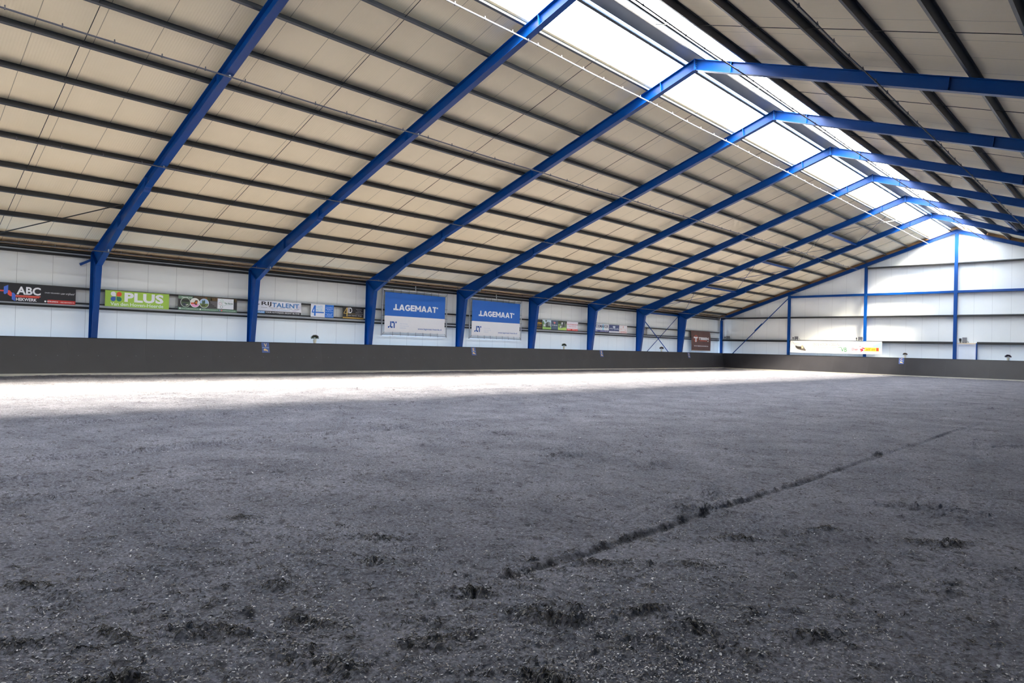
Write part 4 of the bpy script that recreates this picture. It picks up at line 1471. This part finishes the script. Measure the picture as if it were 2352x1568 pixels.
# ================================================================== SMALL THINGS
def plant(loc, label, greens, seed, w=0.17, flowers=(120, 84, 110)):
    rnd = random.Random(seed)
    root = empty('potted_plant', loc, 0, label, 'potted plant', 'potted plants on the boards')
    MB().lathe([(0.048, 0), (0.062, 0.02), (0.082, 0.15), (0.09, 0.155), (0.09, 0.175), (0.078, 0.175), (0.074, 0.15)], 14).build('pot', mat('pot_cream', (226, 220, 200), 0.6), root)
    for nm, cols, cnt in (('foliage', greens, 260), ('flowers', flowers, 70)):
        m = MB()
        for _ in range(cnt * 3):
            a, b = rnd.uniform(0, 6.28), rnd.uniform(-0.45, 1.0)
            q = rnd.uniform(0.55, 1.0) if nm == 'foliage' else rnd.uniform(0.9, 1.12)
            cb = math.sqrt(1 - b * b)
            d = Vector((math.cos(a) * cb, math.sin(a) * cb * 0.8, b + 0.15)).normalized()
            p0 = Vector((d.x * w * q, d.y * w * q, 0.25 + d.z * w * 0.72 * q))
            L = rnd.uniform(0.03, 0.06)
            side = d.cross(Vector((rnd.uniform(-1, 1), rnd.uniform(-1, 1), 1))).normalized()
            wv = rnd.uniform(0.006, 0.012)
            m.add([p0 - d * L * 0.5, p0 + side * wv, p0 + d * L * 0.6, p0 - side * wv], [(0, 1, 2, 3)])
        if nm == 'foliage':
            for k in range(9):
                a = 6.28 * k / 9
                m.tube([(0.02 * math.cos(a), 0.02 * math.sin(a), 0.14), (0.6 * w * math.cos(a), 0.5 * w * math.sin(a), 0.27)], [0.004, 0.002], 4)
        m.build(nm, mat('leaf_%d_%d_%d' % cols, cols, 0.6, 0, 0.3, 30), root)


LX = -9.64
LZ = 1.397
plant((LX, 2.93, LZ), 'green heather in a cream pot on the kickboard near the letter V', (64, 92, 34), 1)
plant((LX, 20.95, LZ), 'round green plant in a cream pot on the kickboard below the lorry signs', (78, 84, 44), 2, 0.15, (96, 84, 60))
plant((LX, 32.85, LZ), 'reddish-green plant in a cream pot on the kickboard by the blue cross brace', (84, 66, 52), 3, 0.16, (110, 70, 70))
plant((4.80, 42.98, LZ), 'small brown-green plant in a pale pot above the letter C', (76, 72, 44), 4, 0.14, (104, 70, 76))
plant((11.0, 42.98, LZ), 'dark purple plant in a pale pot at the right edge of the gable', (56, 40, 52), 5, 0.18, (66, 40, 60))


def floodlight(x, label, tall=False):
    root = empty('floodlight', (x, 43.42 if tall else 43.30, 2.556 if tall else 2.64), 0, label, 'floodlight', 'floodlights on the gable')
    w, h = (0.30, 0.24) if not tall else (0.26, 0.34)
    m = MB()
    m.box((-w / 2, -0.06, 0.05), (w / 2, 0.04, 0.05 + h))
    m.build('housing', mat('light_grey_metal', (150, 152, 158), 0.4, 0.4), root)
    for k in range(4):
        z = 0.05 + h * (k + 0.5) / 4
        MB().box((-w / 2 - 0.004, -0.09, z - 0.018), (w / 2 + 0.004, -0.06, z + 0.006)).build('cooling_fin', mat('grey_fin', (96, 98, 110), 0.4, 0.3), root)
    m = MB()
    m.box((-w / 2 + 0.02, -0.03, 0.0), (-w / 2 + 0.05, 0.01, 0.05))
    m.box((w / 2 - 0.05, -0.03, 0.0), (w / 2 - 0.02, 0.01, 0.05))
    m.build('bracket', M_DARK, root)
    m = MB()
    m.lathe([(0.02, 0.0), (0.02, 0.10), (0.045, 0.12), (0.045, 0.21), (0.02, 0.24)] if not tall else [(0.025, 0), (0.03, 0.10), (0.075, 0.16), (0.08, 0.30), (0.05, 0.32)], 10, (-w / 2 - 0.13, -0.03, 0.0))
    m.build('sensor', M_DARK, root)
    m = MB().tube([(w / 2, -0.02, 0.14), (w / 2 + 0.07, -0.02, 0.12), (w / 2 + 0.13, -0.02, 0.02)], 0.012, 6)
    m.build('cable', M_DARK, root)


floodlight(-9.30, 'small grey floodlight on the gable rail beside the corner post')
floodlight(-3.28, 'small grey floodlight above the left end of the horse-eye banner')
floodlight(1.62, 'small grey floodlight above the right part of the horse-eye banner')
floodlight(8.42, 'taller grey floodlight above the white door', True)

# door in the gable
root = empty('door_1', (8.54, 43.5, 0.0), 0)
struct(root, 'plain white door beside the tallest blue post', 'door')
MB().box((-0.52, 0.0, 0.0), (0.50, 0.04, 2.42)).build('door_leaf', mat('door_white', (222, 226, 234), 0.4), root)
m = MB()
m.box((-0.57, -0.10, 0.0), (-0.50, 0.04, 2.47))
m.box((0.50, -0.10, 0.0), (0.57, 0.04, 2.47))
m.box((-0.50, -0.10, 2.40), (0.50, 0.04, 2.47))
m.build('door_frame', mat('door_frame_white', (214, 216, 230), 0.4), root)
MB().box((-0.57, -0.12, 2.475), (0.57, 0.02, 2.555)).build('lintel', mat('pale_timber', (214, 196, 172), 0.6), root)
MB().tube([(0.40, -0.05, 1.05), (0.40, -0.05, 1.18)], 0.012, 8).build('door_handle', M_DARK, root)
m = MB()
m.box((9.115, 43.30, 0), (9.175, 43.50, 2.56))
tag(m.build('door_post', M_BLUE), 'short blue post at the right side of the white door', 'steel post')


# ================================================================== LOOSE FOOTING
def scatter_flakes():
    N = 120000
    inv = rng.uniform(1 / 34, 1 / 2.4, N)
    r = 1 / inv
    a = np.radians(rng.uniform(0, 90, N))
    x = CAM.x - r * np.sin(a)
    y = CAM.y + r * np.cos(a)
    dens = vnoise(x * 0.8, y * 0.8, 21) * 0.6 + vnoise(x * 4, y * 4, 22) * 0.6
    k = (x > -9.1) & (x < 19) & (y < 42.3) & (dens > rng.uniform(0.15, 0.95, N))
    x, y, r = x[k], y[k], r[k]
    n = len(x)
    z = height(x, y)
    sz = rng.uniform(0.0026, 0.0075, n) * np.where(rng.uniform(0, 1, n) < 0.06, 1.6, 1.0) * (1 + r / 40)
    asp = rng.uniform(0.22, 0.75, n)
    th_ = rng.uniform(0, 6.283, n)
    tx, ty = rng.normal(0, 0.34, n), rng.normal(0, 0.34, n)
    P = np.zeros((n, 6, 3))
    for q in range(6):
        ang = q / 6 * 6.283
        rad = rng.uniform(0.6, 1.15, n)
        u = np.cos(ang) * sz * rad
        v = np.sin(ang) * sz * asp * rad
        px = u * np.cos(th_) - v * np.sin(th_)
        py = u * np.sin(th_) + v * np.cos(th_)
        P[:, q, 0] = x + px
        P[:, q, 1] = y + py
        P[:, q, 2] = z + sz * 0.35 + 0.002 + px * tx + py * ty + rng.normal(0, 0.12, n) * sz
    V = P.reshape(-1, 3)
    F = np.arange(n * 6).reshape(n, 6)
    me = bpy.data.meshes.new('footing_flakes')
    me.vertices.add(len(V))
    me.vertices.foreach_set('co', V.astype(np.float32).ravel())
    me.loops.add(F.size)
    me.loops.foreach_set('vertex_index', F.ravel().astype(np.int32))
    me.polygons.add(n)
    me.polygons.foreach_set('loop_start', np.arange(0, F.size, 6, dtype=np.int32))
    me.polygons.foreach_set('material_index', rng.choice(4, n, p=[0.11, 0.32, 0.36, 0.21]).astype(np.int32))
    me.update(calc_edges=True)
    me.materials.append(mat('flake_pale', (190, 190, 194), 0.8))
    me.materials.append(mat('flake_grey', (144, 144, 148), 0.8))
    me.materials.append(mat('flake_dun', (112, 108, 108), 0.85))
    me.materials.append(mat('flake_dark', (62, 56, 52), 0.9))
    o = bpy.data.objects.new('footing_flakes', me)
    COL.objects.link(o)
    tag(o, 'pale shredded flakes strewn over the grey sand', 'footing flakes', None, 'stuff')


def scatter_fibres():
    vs, fs = [], []
    px, py, dz = [], [], []
    idx = 0
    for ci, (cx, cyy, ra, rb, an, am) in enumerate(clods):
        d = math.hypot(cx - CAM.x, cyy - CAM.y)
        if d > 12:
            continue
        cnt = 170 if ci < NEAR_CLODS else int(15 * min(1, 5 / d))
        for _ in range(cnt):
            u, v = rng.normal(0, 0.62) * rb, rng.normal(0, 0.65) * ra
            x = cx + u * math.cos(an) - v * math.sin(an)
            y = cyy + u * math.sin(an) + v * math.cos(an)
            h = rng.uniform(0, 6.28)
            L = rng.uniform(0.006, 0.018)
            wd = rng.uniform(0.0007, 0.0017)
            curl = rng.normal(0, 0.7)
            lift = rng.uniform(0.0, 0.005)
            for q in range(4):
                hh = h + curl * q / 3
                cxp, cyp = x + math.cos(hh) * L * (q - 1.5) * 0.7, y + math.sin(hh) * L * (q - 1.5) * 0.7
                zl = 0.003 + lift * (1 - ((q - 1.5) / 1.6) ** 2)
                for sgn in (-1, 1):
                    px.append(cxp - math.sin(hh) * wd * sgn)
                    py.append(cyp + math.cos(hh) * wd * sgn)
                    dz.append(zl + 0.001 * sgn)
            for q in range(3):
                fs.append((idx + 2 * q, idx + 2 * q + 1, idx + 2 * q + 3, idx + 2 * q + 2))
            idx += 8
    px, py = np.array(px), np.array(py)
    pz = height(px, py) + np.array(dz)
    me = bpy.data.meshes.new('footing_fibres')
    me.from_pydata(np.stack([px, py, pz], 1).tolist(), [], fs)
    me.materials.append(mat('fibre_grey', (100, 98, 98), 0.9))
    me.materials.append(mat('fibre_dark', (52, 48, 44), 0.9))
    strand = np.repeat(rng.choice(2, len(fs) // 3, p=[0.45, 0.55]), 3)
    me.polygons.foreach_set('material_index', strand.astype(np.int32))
    me.update()
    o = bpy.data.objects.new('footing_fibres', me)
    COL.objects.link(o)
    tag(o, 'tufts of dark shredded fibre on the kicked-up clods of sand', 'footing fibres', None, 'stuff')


scatter_flakes()
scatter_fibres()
